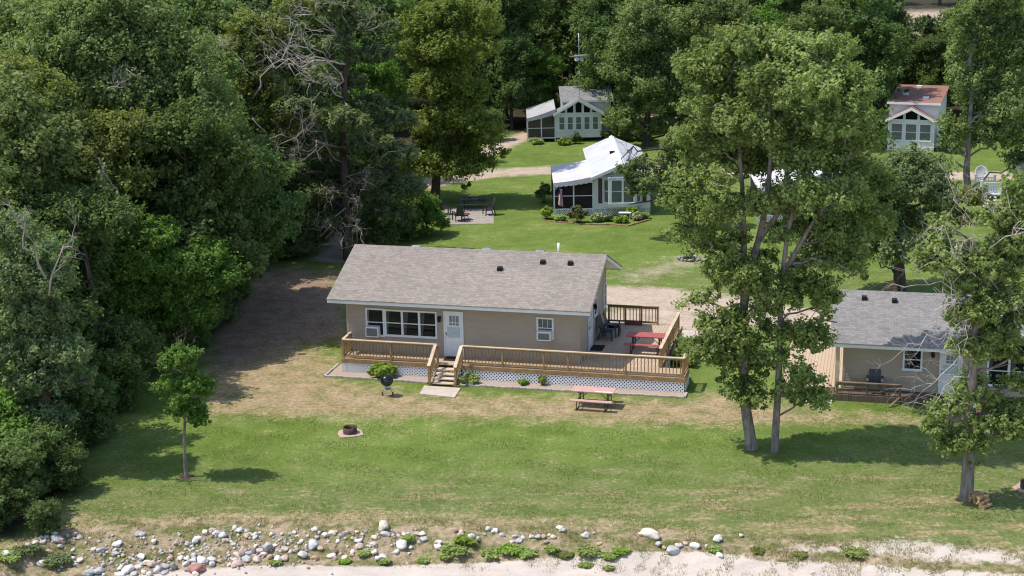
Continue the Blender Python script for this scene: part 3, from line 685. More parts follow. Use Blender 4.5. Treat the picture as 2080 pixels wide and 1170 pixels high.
m = MB(); m.lathe([(.03, .30), (.17, .33), (.175, .345), (.03, .32)], 0, 0, 16); m.build('ash_pan', MAT['metal'], gr)
# steel fire ring on stone pad
fr_ = thing('fire_ring', 'rusty steel fire ring on a small square stone pad in the lawn', 'fire ring', (-6.77, 60.72, 0), R(20))
m = MB(); m.prism([(-.52, -.40), (-.10, -.50), (.44, -.46), (.52, .10), (.38, .44), (-.34, .46), (-.50, .12)], -.05, .035); m.build('stone_pad', MAT['stonepad'], fr_)
m = MB(); m.lathe([(.285, .036), (.285, .29), (.255, .29), (.255, .10), (.255, .036)], 0, 0, 28, False); m.build('ring', MAT['rust'], fr_)
m = MB(); m.lathe([(.254, .04), (.2, .07), (.08, .09), (.0, .09)], 0, 0, 16, False); m.build('ash', MAT['dark'], fr_)
p = G(2088, 992); dup(fr_, p, R(50), label='dark fire ring in the tree shade beyond the firewood pile')

# ------------------------------------------------------------------ the second cottage
YB = R(13.6); OB = G0(1699.6, 813.5)
def bw(u, v, z=0.0):
    c, s = math.cos(YB), math.sin(YB); return Vector((OB.x + u * c + v * s, OB.y - u * s + v * c, z))
cb = thing('cottage', 'second taupe cottage with shingle roof, half hidden behind the tree with dead limbs', 'cottage', bw(.2, .95), -YB)
_, roofB, zroofB = gable_house(cb, 14.0, 6.1, .10, 2.295, 3.86, .62, .58, roof='shingle_cool')
window(cb, 'f', -.022, 2.48, 3.30, 1.24, 2.22, 1, True, 'curtain', cw=.6)
door(cb, 'f', -.022, 4.00, 4.95, .28, 2.26)
window(cb, 'f', -.022, 5.95, 8.6, .75, 2.12, 3, True, 'curtain', cw=.3); window(cb, 'f', -.022, 10.2, 11.2, 1.1, 2.1, 1)
lamp(cb, 'f', -.022, 3.72, 2.0)
for u, v in ((2.05, 2.35), (.75, 2.45)):
    z = zroofB(v); m = MB(); m.extr([(-.11, -.13, z - .06), (-.11, .13, z + .08), (-.11, .09, z + .15), (-.11, -.13, z + .12)], (u, v, 0), (u + .22, v, 0)); m.build('roof_vent', MAT['black'], roofB)
db = thing('wooden_deck', 'low weathered wooden deck under the second cottage with a two-rail front', 'deck', bw(0, 0), -YB)
m = MB(); m.box(-2.4, 4.6, 0, .93, .24, .28); m.box(5.4, 12, .2, .93, .24, .28); m.build('front_floor', MAT['darkboard'], db)  # dark boards here put the front floor's shadow into its colour
m = MB(); m.box(-2.4, .16, .931, 8.0, .24, .28); m.build('side_floor', MAT['deckboard_side'], db)
m = MB(); m.box(-2.4, 4.6, -.02, -.002, .0, .275); m.box(4.6, 12, .18, .198, .0, .275); m.build('skirt', MAT['darkboard'], db)
m = MB(); m.box(-2.42, -2.402, -.02, 8.0, .0, .275); m.build('skirt', MAT['darkboard'], db)
m = MB(); m.bar((-.06, .05, .83), (2.70, .05, .83), .14, .04); r_ = m.build('railing', MAT['oldwood'], db)
m = MB(); m.bar((0, .05, .74), (2.62, .05, .74), .04, .09); m.bar((0, .05, .48), (2.62, .05, .48), .04, .09); m.build('rail', MAT['oldwood'], r_)
for u in (0, 2.62):
    m = MB(); m.bar((u, .095, .0), (u, .095, .808), .09, .09, (1, 0, 0)); m.build('post', MAT['oldwood'], r_)
m = MB(); m.bar((2.62, .03, .30), (2.20, -.55, .02), .09, .05); m.build('brace', MAT['oldwood'], r_)
m = MB(); m.bar((-2.35, 7.9, 1.18), (-1.0, 7.9, 1.18), .14, .04); r_ = m.build('railing', MAT['cedar_cap'], db)
m = MB(); m.bar((-2.35, 7.9, .7), (-1.0, 7.9, .7), .04, .09); m.build('rail', MAT['cedar'], r_)
for u in (-2.3, -1.05):
    m = MB(); m.bar((u, 7.9, .1), (u, 7.9, 1.158), .09, .09, (1, 0, 0)); m.build('post', MAT['cedar'], r_)
m = MB(); m.box(-.13, .05, .42, .60, .281, 2.36); m.build('corner_post', MAT['cedar_cap'], db)
patio_chair('slate grey armchair on the low deck of the second cottage, behind its two-rail front', bw(1.55, .52, .28), -YB, 'grey_plastic')
picnic_table('red picnic table under the tree with dead limbs, mostly hidden by its leaves', bw(5.4, -2.9), -YB + .1, 'red_paint')
sheet('concrete_pad', [bw(-1.3, -.55), bw(-.2, -.55), bw(-.2, -.05), bw(-1.3, -.05)], -.08, .035, MAT['concrete'], 'small concrete slab before the low deck of the second cottage', 'slab')

# ------------------------------------------------------------------ park model trailers
def park_model(label, loc, rz, w_, d_, zb, he, ha, roofm, wallm, front, loft=None, awn=None, shut=False, awn_mat='awning', scr='screen', lattice_base=True, loft_wall=None):
    t_ = thing('park_trailer', label, 'trailer', loc, rz)
    th = .06
    def zr_(x, e=0): return ha - abs(x - w_ / 2) * (ha - he) / (w_ / 2)
    m = MB(); dd = loft['y'] if loft else d_
    m.extr([(0, 0, zb), (w_, 0, zb), (w_, 0, he - .02), (w_ / 2, 0, ha - .02), (0, 0, he - .02)], (0, 0, 0), (0, dd, 0))
    m.xf = wall_xf('f', 0.0)
    def fx(z):
        if z <= he: return (0, w_)
        k = (z - he) / (ha - he) * w_ / 2; return (k, w_ - k)
    laps(m, (zb, ha - .08, fx), .12, .012)
    m.xf = wall_xf('r', w_); laps(m, (zb, he - .03, lambda z: (0, dd)), .12, .012)
    m.xf = lambda a, b, z: (-b, a, z); laps(m, (zb, he - .03, lambda z: (0, dd)), .12, .012)
    wl_ = m.build('wall', MAT[wallm], t_)
    m = MB(); oh, of = .22, .42; sl = (ha - he) / (w_ / 2)
    for s in (1, -1):
        xe = -oh if s > 0 else w_ + oh; ze = he - oh * sl; y1 = dd if loft else d_ + .2
        a = [(xe, -of, ze), (w_ / 2, -of, ha), (w_ / 2, y1, ha), (xe, y1, ze)]
        m.add([(x, y, z) for x, y, z in a] + [(x, y, z + th) for x, y, z in a], [(3, 2, 1, 0), (4, 5, 6, 7), (0, 4, 7, 3), (0, 1, 5, 4), (2, 3, 7, 6)])
    rf = m.build('roof', MAT[roofm], t_)
    if roofm == 'roof_white':
        m = MB(); m.extr([(w_ / 2 - .18, 0, ha + th - .18 * sl + .05), (w_ / 2, 0, ha + th + .06), (w_ / 2 + .18, 0, ha + th - .18 * sl + .05)], (0, -of, 0), (0, y1, 0)); m.build('ridge_cap', MAT['white'], rf)
    m = MB()
    for s in (1, -1):
        xe = -oh - .01 if s > 0 else w_ + oh + .01; ze = he - oh * sl
        m.extr([(xe, 0, ze - .13), (w_ / 2, 0, ha - .14), (w_ / 2, 0, ha + th + .01), (xe, 0, ze + th + .01)], (0, -of - .03, 0), (0, -of - .001, 0))
    m.build('fascia', MAT['white'], rf)
    if loft:
        x0, x1, y0, y1, z0, ze, za = loft['x0'], loft['x1'], loft['y'], loft['y1'], zb, loft['he'], loft['ha']; xm = (x0 + x1) / 2
        yr_ = loft['yr']; so = (za - ze) / (yr_ - y0); o2 = .2
        def zl_(y): return za - abs(y - yr_) * so
        m = MB(); m.extr([(0, y0, z0), (0, y1, z0), (0, y1, zl_(y1) - .01), (0, yr_, za - .01), (0, y0, ze - .01)], (x0, 0, 0), (x1, 0, 0)); m.xf = wall_xf('f', y0); laps(m, (ze - 1.4, ze - .04, lambda z: (x0, x1)), .12, .012); m.build('loft_wall', MAT[loft_wall or wallm], t_)
        m = MB()
        for ya, yb2 in ((y0 - .25, yr_), (yr_, y1 + .2)):
            a = [(x0 - o2, ya, zl_(ya)), (x1 + o2, ya, zl_(ya)), (x1 + o2, yb2, zl_(yb2)), (x0 - o2, yb2, zl_(yb2))]
            m.add(a + [(x, y, z + th) for x, y, z in a], [(3, 2, 1, 0), (4, 5, 6, 7), (0, 1, 5, 4), (1, 2, 6, 5), (2, 3, 7, 6), (3, 0, 4, 7)])
        lr = m.build('loft_roof', MAT[roofm], t_)
        m = MB(); m.box(x0 - o2, x1 + o2, y0 - .28, y0 - .252, zl_(y0 - .25) - .10, zl_(y0 - .25) + th + .01); m.build('fascia', MAT['white'], lr)
        for (vx, vy) in loft.get('vents', []):
            m = MB(); z = zl_(vy) + th; m.box(vx - .22, vx + .22, vy - .2, vy + .2, z - .06, z + .16); m.build('roof_vent', MAT['white'], lr)
    # windows of the front
    if front == 'bay':
        bo = .45; zl, zh = zb + .18, he - .10
        pts = [(.62, 0), (1.02, -bo), (w_ - 1.02, -bo), (w_ - .62, 0)]
        m = MB(); m.prism(pts, zl, zh); m.prism([(.56, .0), (.98, -bo - .05), (w_ - .98, -bo - .05), (w_ - .56, 0.0)], zh, zh + .09); bay = m.build('bay', MAT['white'], t_)
        for a, b, n in ((pts[0], pts[1], 1), (pts[1], pts[2], 2), (pts[2], pts[3], 1)):
            ln = math.hypot(b[0] - a[0], b[1] - a[1]); ux, uy = (b[0] - a[0]) / ln, (b[1] - a[1]) / ln
            xf = (lambda a=a, ux=ux, uy=uy: (lambda s, o, z: (a[0] + ux * s + uy * o, a[1] + uy * s - ux * o, z)))()
            window(t_, xf, 0, .03, ln - .03, zl + .22, zh - .03, n, True, 'blind', fr=.075, cw=1.2)
        for x in (.28, w_ - .52):
            m = MB(wall_xf('f', -.013)); m.box(x, x + .26, .002, .03, zl + .2, zh - .06); m.build('shutter', MAT['shutter'], t_)
        for x0, x1 in ((.75, 1.75), (1.93, 2.9)):
            m = MB(wall_xf('f', -.013)); top = lambda x: zr_(x) - .22
            m.add([(x0, .03, he + .04), (x1, .03, he + .04), (x1, .03, top(x1)), (x0, .03, top(x0))], [(0, 1, 2, 3)]); m.build('gable_pane', MAT['glass'], t_)
    else:
        n = front; ma = .16; wd = (w_ - 2 * ma) / n
        for k in range(n):
            a0, a1 = ma + wd * k + .07, ma + wd * (k + 1) - .07
            window(t_, 'f', -.013, a0, a1, zb + .62, he - .30, 1, True, 'blind', fr=.05, cw=1.2)
            zl = he - .02; tp = [(x, zr_(x) - .20) for x in (a0, a1)]
            if min(tp[0][1], tp[1][1]) < zl + .04:
                xx = a0 if tp[0][1] < tp[1][1] else a1
            pts = [(a0, zl), (a1, zl), (a1, max(tp[1][1], zl + .02)), (a0, max(tp[0][1], zl + .02))]
            if a0 < w_ / 2 < a1: pts = pts[:3] + [(w_ / 2, ha - .20)] + pts[3:]
            m = MB(wall_xf('f', -.013)); c = (sum(q[0] for q in pts) / len(pts), sum(q[1] for q in pts) / len(pts))
            m.extr([(q[0], 0, q[1]) for q in pts], (0, .004, 0), (0, .02, 0)); gp_ = m.build('gable_pane', MAT['dark'], t_)
            m = MB(wall_xf('f', -.013)); k2 = len(pts)
            for i in range(k2):
                a, b = pts[i], pts[(i + 1) % k2]
                if math.hypot(b[0] - a[0], b[1] - a[1]) > .05: m.bar((a[0], .025, a[1]), (b[0], .025, b[1]), .05, .045, (0, 1, 0))
            m.build('pane_frame', MAT['white'], gp_)
    if awn:
        x0, y0, y1, zl, zh = awn['x'], awn.get('y0', -.12), awn['y1'], awn['zl'], awn['zh']
        m = MB(); n = 8; vs = []; fs = []
        for j in range(n + 1):
            q = j / n; x = x0 * (1 - q) - .012 * q; z = zl + (zh - zl) * q - .045 * math.sin(math.pi * q)
            vs += [(x, y0, z), (x, y1, z), (x, y0, z + .03), (x, y1, z + .03)]
        for j in range(n): b = 4 * j; fs += [(b, b + 1, b + 5, b + 4), (b + 2, b + 6, b + 7, b + 3), (b, b + 4, b + 6, b + 2)]
        m.add(vs, fs); aw = m.build('awning', MAT[awn_mat], t_)
        m = MB(); k = 24; vs = []; fs = []
        for j in range(k + 1):
            q = j / k; x = x0 * (1 - q) - .012 * q; z = zl + (zh - zl) * q - .045 * math.sin(math.pi * q); dr = .20 + (zh - zl) * .25 * q + .06 * abs(math.sin(j * math.pi / 3))
            vs += [(x, y0 - .012, z + .03), (x, y0 - .03, z - dr)]
        for j in range(k): fs.append((2 * j, 2 * j + 1, 2 * j + 3, 2 * j + 2))
        m.add(vs, fs); m.build('valance', MAT[awn_mat], aw)
        zf = zb + .02
        m = MB(); r = .045
        xs = [x0 + .06, (x0) / 2, -.06]
        pm = MAT['white'] if scr == 'screen' else MAT['vinyl']
        m.box(x0 + .06 + r, -.06 - r, .0, .07, zf - .06, zf + .03); m.box(x0 + .06 + r, -.06 - r, .01, .06, zf + (zl - zf) * .48, zf + (zl - zf) * .48 + .05)
        pf = m.build('porch_frame', pm, t_)
        for x in xs: m = MB(); m.box(x - r, x + r, .0, .07, zf - .35, zl + (zh - zl) * (x - x0) / -x0 - .03); m.build('post', pm, pf)
        m = MB(); m.box(x0 + .015, x0 + .105, y1 - .2, y1 - .1, .0, zl); m.build('post', pm, pf)
        m = MB(); m.add([(x0 + .1, .04, zf), (-.06, .04, zf), (-.06, .04, zh - .05), (x0 + .1, .04, zl - .05)], [(0, 1, 2, 3)]); m.add([(x0 + .06, .05, zf), (x0 + .06, y1 - .2, zf), (x0 + .06, y1 - .2, zl - .02), (x0 + .06, .05, zl - .02)], [(0, 1, 2, 3)]); m.build('screen_panel', MAT[scr], t_)
        m = MB(); m.box(x0 + .06, -.02, .08, y1 - .2, zf - .10, zf - .02); m.build('porch_floor', MAT['darkwood'], t_)
        if lattice_base: lattice(t_, (x0 + .06, .03), (-.06, .03), -.05, zf - .06, (0, -1), sp=.16)
    if lattice_base:
        lattice(t_, (0, .02), (w_, .02), -.05, zb + .02, (0, -1), sp=.16)
    return t_
m1 = park_model('white park trailer with white metal roof, bay window and burgundy shutters', (5.52, 101.35, 0), 0.0, 3.72, 10.3, .42, 2.62, 3.42, 'roof_white', 'vinyl', 'bay',
                awn=dict(x=-2.68, y1=6.0, zl=2.22, zh=2.62, y0=-.25))
m = MB(); m.box(1.35, 1.75, 4.4, 4.8, 3.1, 3.42); m.build('skylight', MAT['dark'], m1)
m = MB(); m.box(2.6, 2.95, 5.6, 5.9, 3.0, 3.32); m.build('roof_vent', MAT['metal'], m1)
m2 = park_model('pale park trailer with grey shingles, five-pane glass gable and brown screened porch', (3.92, 130.1, 0), 0.0, 3.82, 11, .32, 2.42, 3.55, 'shingle_grey', 'vinyl', 5,
                loft=dict(x0=.62, x1=4.7, y=1.3, y1=8.0, yr=4.4, he=3.28, ha=3.98), awn=dict(x=-2.42, y1=5.6, zl=2.0, zh=2.75, y0=-.2), awn_mat='awning_grey', scr='screen_brown', lattice_base=False)
m3 = park_model('white park trailer with red brown roof and arched glass gable', (30.05, 123.2, 0), -R(19.6), 3.6, 11, .20, 2.52, 3.45, 'roof_red', 'vinyl', 3,
                loft=dict(x0=-.02, x1=3.75, y=.8, y1=9.4, yr=9.0, he=3.72, ha=3.92, vents=[(.9, 4.2), (1.6, 8.0), (2.6, 2.6)]), lattice_base=True)
m = MB(); m.box(-2.0, -.03, .9, 4.5, 2.42, 2.50); m.box(-1.95, -1.87, .95, 1.03, 0, 2.42); m.build('carport_roof', MAT['white'], m3)
m4 = park_model('white park trailer with dark porch behind the twin trunk trees', (18.5, 98.2, 0), -R(3), 3.7, 9.5, .42, 2.62, 3.42, 'roof_white', 'vinyl', 'bay',
                awn=dict(x=-2.7, y1=5.0, zl=2.22, zh=2.62, y0=-.25))
m5 = park_model('white park trailer at the edge behind the tree with dead limbs', (33.9, 96.4, 0), -R(4), 3.7, 9.5, .42, 2.62, 3.42, 'roof_white', 'vinyl', 3,)
# white stair rail and dish beside the last trailer
wr = thing('porch_stair', 'white porch landing with picket rail and steps beside the edge trailer', 'steps', (31.35, 102.4, 0), -R(4), sc_=.85)
m = MB(); m.box(.0, 1.6, .0, 2.2, .75, .83); m.build('platform', MAT['white'], wr)
m = MB()
for x in (.05, 1.5): 
    for y in (.05, 2.1): m.box(x, x + .07, y, y + .07, 0, .75)
m.build('support_post', MAT['white'], wr)
for (a, b) in (((.05, .05), (1.55, .05)), ((.05, 2.12), (1.55, 2.12))):
    m = MB(); m.bar((*a, 1.72), (*b, 1.72), .08, .06); m.bar((*a, .98), (*b, .98), .05, .05); pr = m.build('picket_rail', MAT['white'], wr)
    for p_ in (a, b):
        m = MB(); m.box(p_[0] - .07, p_[0] + .07, p_[1] - .07, p_[1] + .07, .831, 1.85); m.prism([(p_[0] - .10, p_[1] - .10), (p_[0] + .10, p_[1] - .10), (p_[0] + .10, p_[1] + .10), (p_[0] - .10, p_[1] + .10)], 1.85, 1.92); m.build('post', MAT['white'], pr)
    for k in range(1, 12):
        x = a[0] + (b[0] - a[0]) * k / 12; m = MB(); m.box(x - .02, x + .02, a[1] - .02, a[1] + .02, 1.0, 1.69); m.build('picket', MAT['white'], pr)
for k in range(4):
    m = MB(); m.box(.1, 1.5, -.28 * (k + 1), -.28 * k - .02, .83 - .19 * (k + 1) - .05, .83 - .19 * (k + 1)); m.build('tread', MAT['white'], wr)
for x in (.06, 1.5):
    m = MB(); m.extr([(0, -.0, .60), (0, -.0, .80), (0, -1.2, .04), (0, -1.2, -.05), (0, -1.0, -.05)], (x, 0, 0), (x + .04, 0, 0)); m.build('stringer', MAT['white'], wr)
dish = thing('satellite_dish', 'round white satellite dish on a pole in the grass beside the snag tree', 'satellite dish', (32.6, 106.6, 0))
m = MB(); m.tube([(0, 0, 0), (0, 0, 1.25)], .045, 8); m.build('pole', MAT['metal'], dish)
def dish_mb(rad):
    m = MB(); prof = [(rad * q, .16 * rad * q * q) for q in (0.02, .25, .5, .75, .9, 1.0)] + [(rad * q, .16 * rad * q * q - .02) for q in (1.0, .9, .75, .5, .25, .02)]
    m.lathe(prof, 0, 0, 24, False); return m
o = dish_mb(.5).build('reflector', MAT['white'], dish); o.location = (0, -.05, 1.32); o.rotation_euler = (R(68), 0, R(12))
m = MB(); m.tube([(0, 0, .02), (0, -.12, .42)], .012, 6); m.box(-.04, .04, -.16, -.08, .40, .48); a_ = m.build('feed_arm', MAT['metal'], dish); a_.location = (0, -.05, 1.32); a_.rotation_euler = (R(68), 0, R(12))
# antenna mast behind the pale trailer
am = thing('antenna_mast', 'tall thin antenna mast with flat blades and two small dishes, behind the pale trailer', 'antenna', (6.0, 132.35, 0))
m = MB(); m.tube([(0, 0, 0), (0, 0, 6.9), (0, 0, 8.75)], [.035, .032, .026], 8); m.build('mast', MAT['metal'], am)
m = MB(); m.bar((-.8, 0, 6.82), (.85, 0, 6.86), .05, .05)
for x in np.linspace(-.75, .8, 9): m.bar((x, -.35, 6.83), (x, .45, 6.84), .05, .02)
m.extr([(-.35, 0, 6.9), (.75, 0, 6.98), (.35, 0, 6.88), (-.45, 0, 6.86)], (0, -.3, 0), (0, .3, 0)); m.build('aerial', MAT['metal'], am)
for x in (-.18, .2):
    o = dish_mb(.2).build('small_dish', MAT['white'], am); o.location = (x, -.10, 6.62); o.rotation_euler = (R(70), 0, R(-20 if x < 0 else 25))
m = MB(); m.box(-.06, .06, -.10, -.03, 5.35, 5.6); m.build('junction_box', MAT['white'], am)
# flag on the porch of the white trailer
fl = thing('flag', 'striped red and white flag with blue canton on the porch post of the white trailer', 'flag', (2.95, 100.98, 0))
m = MB(); m.tube([(-.02, .22, 1.75), (.18, -.45, 2.15)], .014, 6); m.build('pole', MAT['white'], fl)
m = MB(); N_, K_ = 13, 8
for i in range(N_):
    for j in range(K_):
        def P_(a, b): s = a / N_; h_ = b / K_; return (.16 + .55 * s * .6 + .03 * math.sin(5 * s + 3 * h_), -.40 + .10 * math.sin(9 * s + h_), 2.10 - 1.15 * h_ - .20 * s)
        m.mi = 2 if (i < 7 and j < 3) else (0 if i % 2 == 0 else 1)
        m.add([P_(i, j), P_(i + 1, j), P_(i + 1, j + 1), P_(i, j + 1)], [(0, 1, 2, 3)])
m.build('cloth', flagmat(), fl)
wb = thing('garden_bench', 'small white step bench among the plants under the bay window', 'bench', (7.05, 100.0, 0), R(-8))
m = MB(); m.box(0, .8, 0, .35, .36, .42); m.build('seat', MAT['white'], wb)
for x in (.04, .70):
    m = MB(); m.box(x, x + .06, .03, .32, 0, .36); m.build('leg', MAT['white'], wb)
# garden edging in front of the white trailer
def gp2(*px): return [G0(*p) for p in px]
edging('garden_edging', [gp2((1102, 448), (1130, 452), (1200, 457), (1240, 457)), gp2((1240, 457), (1274, 460), (1320, 447))], 'terracotta edging round the flower bed of the white trailer', MAT['brick_edge'], .10, .35)

# patio under the big maple
pa = [G0(905, 424), G0(1003, 424), G0(1003, 455), G0(893, 457)]
MAT['patio'] = simple('shaded_patio_pavers', (.37, .325, .285), (.26, .225, .20), 3, .9, .15, .4, 14)  # pavers darkened: the maple's shade is put into their colour
sheet('stone_patio', pa, -.08, .03, MAT['patio'], 'pale paved patio with dark furniture under the yellow green maple', 'patio')
c0 = G0(934, 428); picnic_table('dark picnic table on the patio under the maple', (c0.x, c0.y, .03), 0.0, 'darkwood', 'darkwood', Lt=1.9)
p = G0(931, 449); pcd = patio_chair('dark low chair at the front of the patio, beside the paved edge', (p.x, p.y, .03), R(200), 'darkwood')
p = G0(992, 437); dup(pcd, (p.x, p.y, .03), R(-70), label='dark chair at the east end of the patio beside the dark table')
p = G0(905, 436); dup(pcd, (p.x, p.y, .03), R(80), label='dark chair at the end of the patio nearest the maple trunk')
p = G0(943, 447); fp = thing('fire_bowl', 'low rusty fire bowl on three legs on the patio', 'fire bowl', (p.x, p.y, .03))
m = MB(); m.lathe([(.06, .22), (.25, .26), (.38, .36), (.40, .38), (.36, .365), (.2, .28), (.0, .26)], 0, 0, 18, False); m.build('bowl', MAT['rust'], fp)
for a in (0, 120, 240):
    m = MB(); m.tube([(.2 * math.cos(R(a)), .2 * math.sin(R(a)), .26), (.34 * math.cos(R(a)), .34 * math.sin(R(a)), 0)], .02, 6); m.build('leg', MAT['rust'], fp)
p = G0(2062, 282); picnic_table('orange picnic table in the shade far behind the snag tree', (p.x, p.y, 0), R(-15), 'orange', 'orange')
# travel trailer far back by the sand track
ct = thing('travel_trailer', 'small white travel trailer far back beyond the sand track, seen between crowns', 'trailer', (63.5, 212, 0), R(-8))
m = MB(); m.extr([(0, 0, .45), (5.6, 0, .45), (5.8, 0, 1.5), (5.3, 0, 2.75), (.3, 0, 2.75), (-.15, 0, 1.6)], (0, 0, 0), (0, 2.3, 0)); m.build('body', MAT['white'], ct)
m = MB(wall_xf('f', 0)); m.box(.6, 1.6, .002, .02, 1.4, 2.1); m.box(4.0, 5.0, .002, .02, 1.4, 2.1); m.build('window', MAT['glass'], ct)
m = MB(wall_xf('f', 0)); m.box(2.5, 3.2, .002, .025, .55, 2.3); m.build('door', MAT['vinyl'], ct)
for y in (.1, 2.0):
    m = MB(); m.tube([(2.0, y - .1, .33), (2.0, y + .12, .33)], .33, 16); m.build('wheel', MAT['black'], ct)
m = MB(); m.bar((-.2, 1.15, .5), (-1.3, 1.15, .45), .1, .1); m.tube([(-1.2, 1.15, .42), (-1.2, 1.15, 0)], .04, 6); m.build('hitch', MAT['black'], ct)

# ------------------------------------------------------------------ foliage
def unit(v): return v / (np.linalg.norm(v, axis=-1, keepdims=True) + 1e-9)
def leaves(name, clumps, mat, parent, leaf, per, seed, up=.55, aspect=1.6, droop=.0, shell=.5, spread=.6, tufts=10, tuft_r=.285, lift=.5):
    """clumps: rows cx cy cz rx ry rz tint; PER leaves in each; every leaf is a small folded blade of its own"""
    leaf *= .50; per *= 3.5
    rg = np.random.default_rng(seed); C = np.asarray(clumps, float); area = C[:, 3] * C[:, 5]
    nt_ = np.maximum(3, (tufts * area / area.mean())).astype(int); ti_ = np.repeat(np.arange(len(C)), nt_); k = len(ti_)
    td = unit(rg.normal(size=(k, 3))); td[:, 2] = np.where(td[:, 2] < -.25, -td[:, 2] * .7, td[:, 2]); td = unit(td)
    tp = C[ti_, :3] + td * C[ti_, 3:6] * (shell + (1 - shell) * rg.random((k, 1)) ** .6) * (1 + .2 * rg.normal(size=(k, 1))); tt = rg.random(k)
    tr_ = C[ti_, 3] * tuft_r * (.6 + .8 * rg.random(k)); pt = max(4, int(per / tufts))
    j = np.repeat(np.arange(k), pt); n = len(j); idx = ti_[j]
    d0 = rg.normal(size=(n, 3)); d0 = unit(d0) * rg.random((n, 1)) ** .5; ax = unit(td * .8 + np.array([0, 0, lift]))[j]
    pos = tp[j] + (d0 + ax * (d0 * ax).sum(1, keepdims=True) * .7) * tr_[j][:, None]
    d = unit(td[j] * .6 + d0)
    nr = unit(d * .55 + np.array([0, 0, up]) + spread * rg.normal(size=(n, 3)))
    tg = unit(np.cross(nr, rg.normal(size=(n, 3)))); tg[:, 2] -= droop; tg = unit(tg); bt = unit(np.cross(nr, tg)); nr2 = np.cross(tg, bt)
    sz = leaf * (.55 + .85 * rg.random((n, 1))); Lh = sz * aspect * .5; Wh = sz * .5
    v = np.stack([pos - tg * Lh, pos + bt * Wh - tg * Lh * .15 + nr2 * Wh * .35, pos + tg * Lh, pos - bt * Wh - tg * Lh * .15 + nr2 * Wh * .35], 1).reshape(-1, 3)
    me = bpy.data.meshes.new(name); me.vertices.add(4 * n); me.vertices.foreach_set('co', v.astype(np.float32).ravel())
    b = np.arange(n) * 4; q = np.stack([b, b + 1, b + 2, b, b + 2, b + 3], 1).ravel()
    me.loops.add(6 * n); me.loops.foreach_set('vertex_index', q.astype(np.int32)); me.polygons.add(2 * n); me.polygons.foreach_set('loop_start', (np.arange(2 * n) * 3).astype(np.int32))
    me.update(calc_edges=True)
    ti = np.clip(.42 * C[idx, 6] + .26 * tt[j] + .32 * rg.random(n), 0, 1)
    a = me.attributes.new('tint', 'FLOAT', 'POINT'); a.data.foreach_set('value', np.repeat(ti, 4).astype(np.float32))
    me.materials.append(mat); o = link(bpy.data.objects.new(name, me))
    if parent is not None: adopt(o, parent)
    return o
def clumps_in(lobes, n, cr, rg, lo=.45, flat=.72):
    """clump centres spread through the outer part of the crown's lobes (rows: centre xyz, radii xyz)"""
    Lb = np.asarray(lobes, float); wt = Lb[:, 3] * Lb[:, 5]; wt = wt / wt.sum(); idx = rg.choice(len(Lb), n, p=wt)
    d = unit(rg.normal(size=(n, 3))); d[:, 2] = np.where((d[:, 2] < -.5) & (rg.random(n) < .7), -d[:, 2], d[:, 2])
    r = (lo + (1 - lo) * rg.random((n, 1)) ** .7); c = Lb[idx, :3] + d * r * Lb[idx, 3:6]
    k = cr * (.6 + .8 * rg.random((n, 1))); ltint = rg.random(len(Lb))
    return np.hstack([c, k, k, k * flat * (.8 + .4 * rg.random((n, 1))), (.45 * ltint[idx] + .55 * rg.random(n))[:, None]])
def limb(m, a, b, r0, r1, rg, sag=.12, n=5, sides=5, jit=.06):
    a, b = np.asarray(a, float), np.asarray(b, float); Ln = np.linalg.norm(b - a); pts = []
    for i in range(n + 1):
        q = i / n; p = a + (b - a) * q; p[2] += sag * Ln * math.sin(math.pi * q); 
        if 0 < i < n: p = p + rg.normal(size=3) * jit * Ln
        pts.append(tuple(p))
    m.tube(pts, [r0 + (r1 - r0) * (i / n) for i in range(n + 1)], sides); return pts
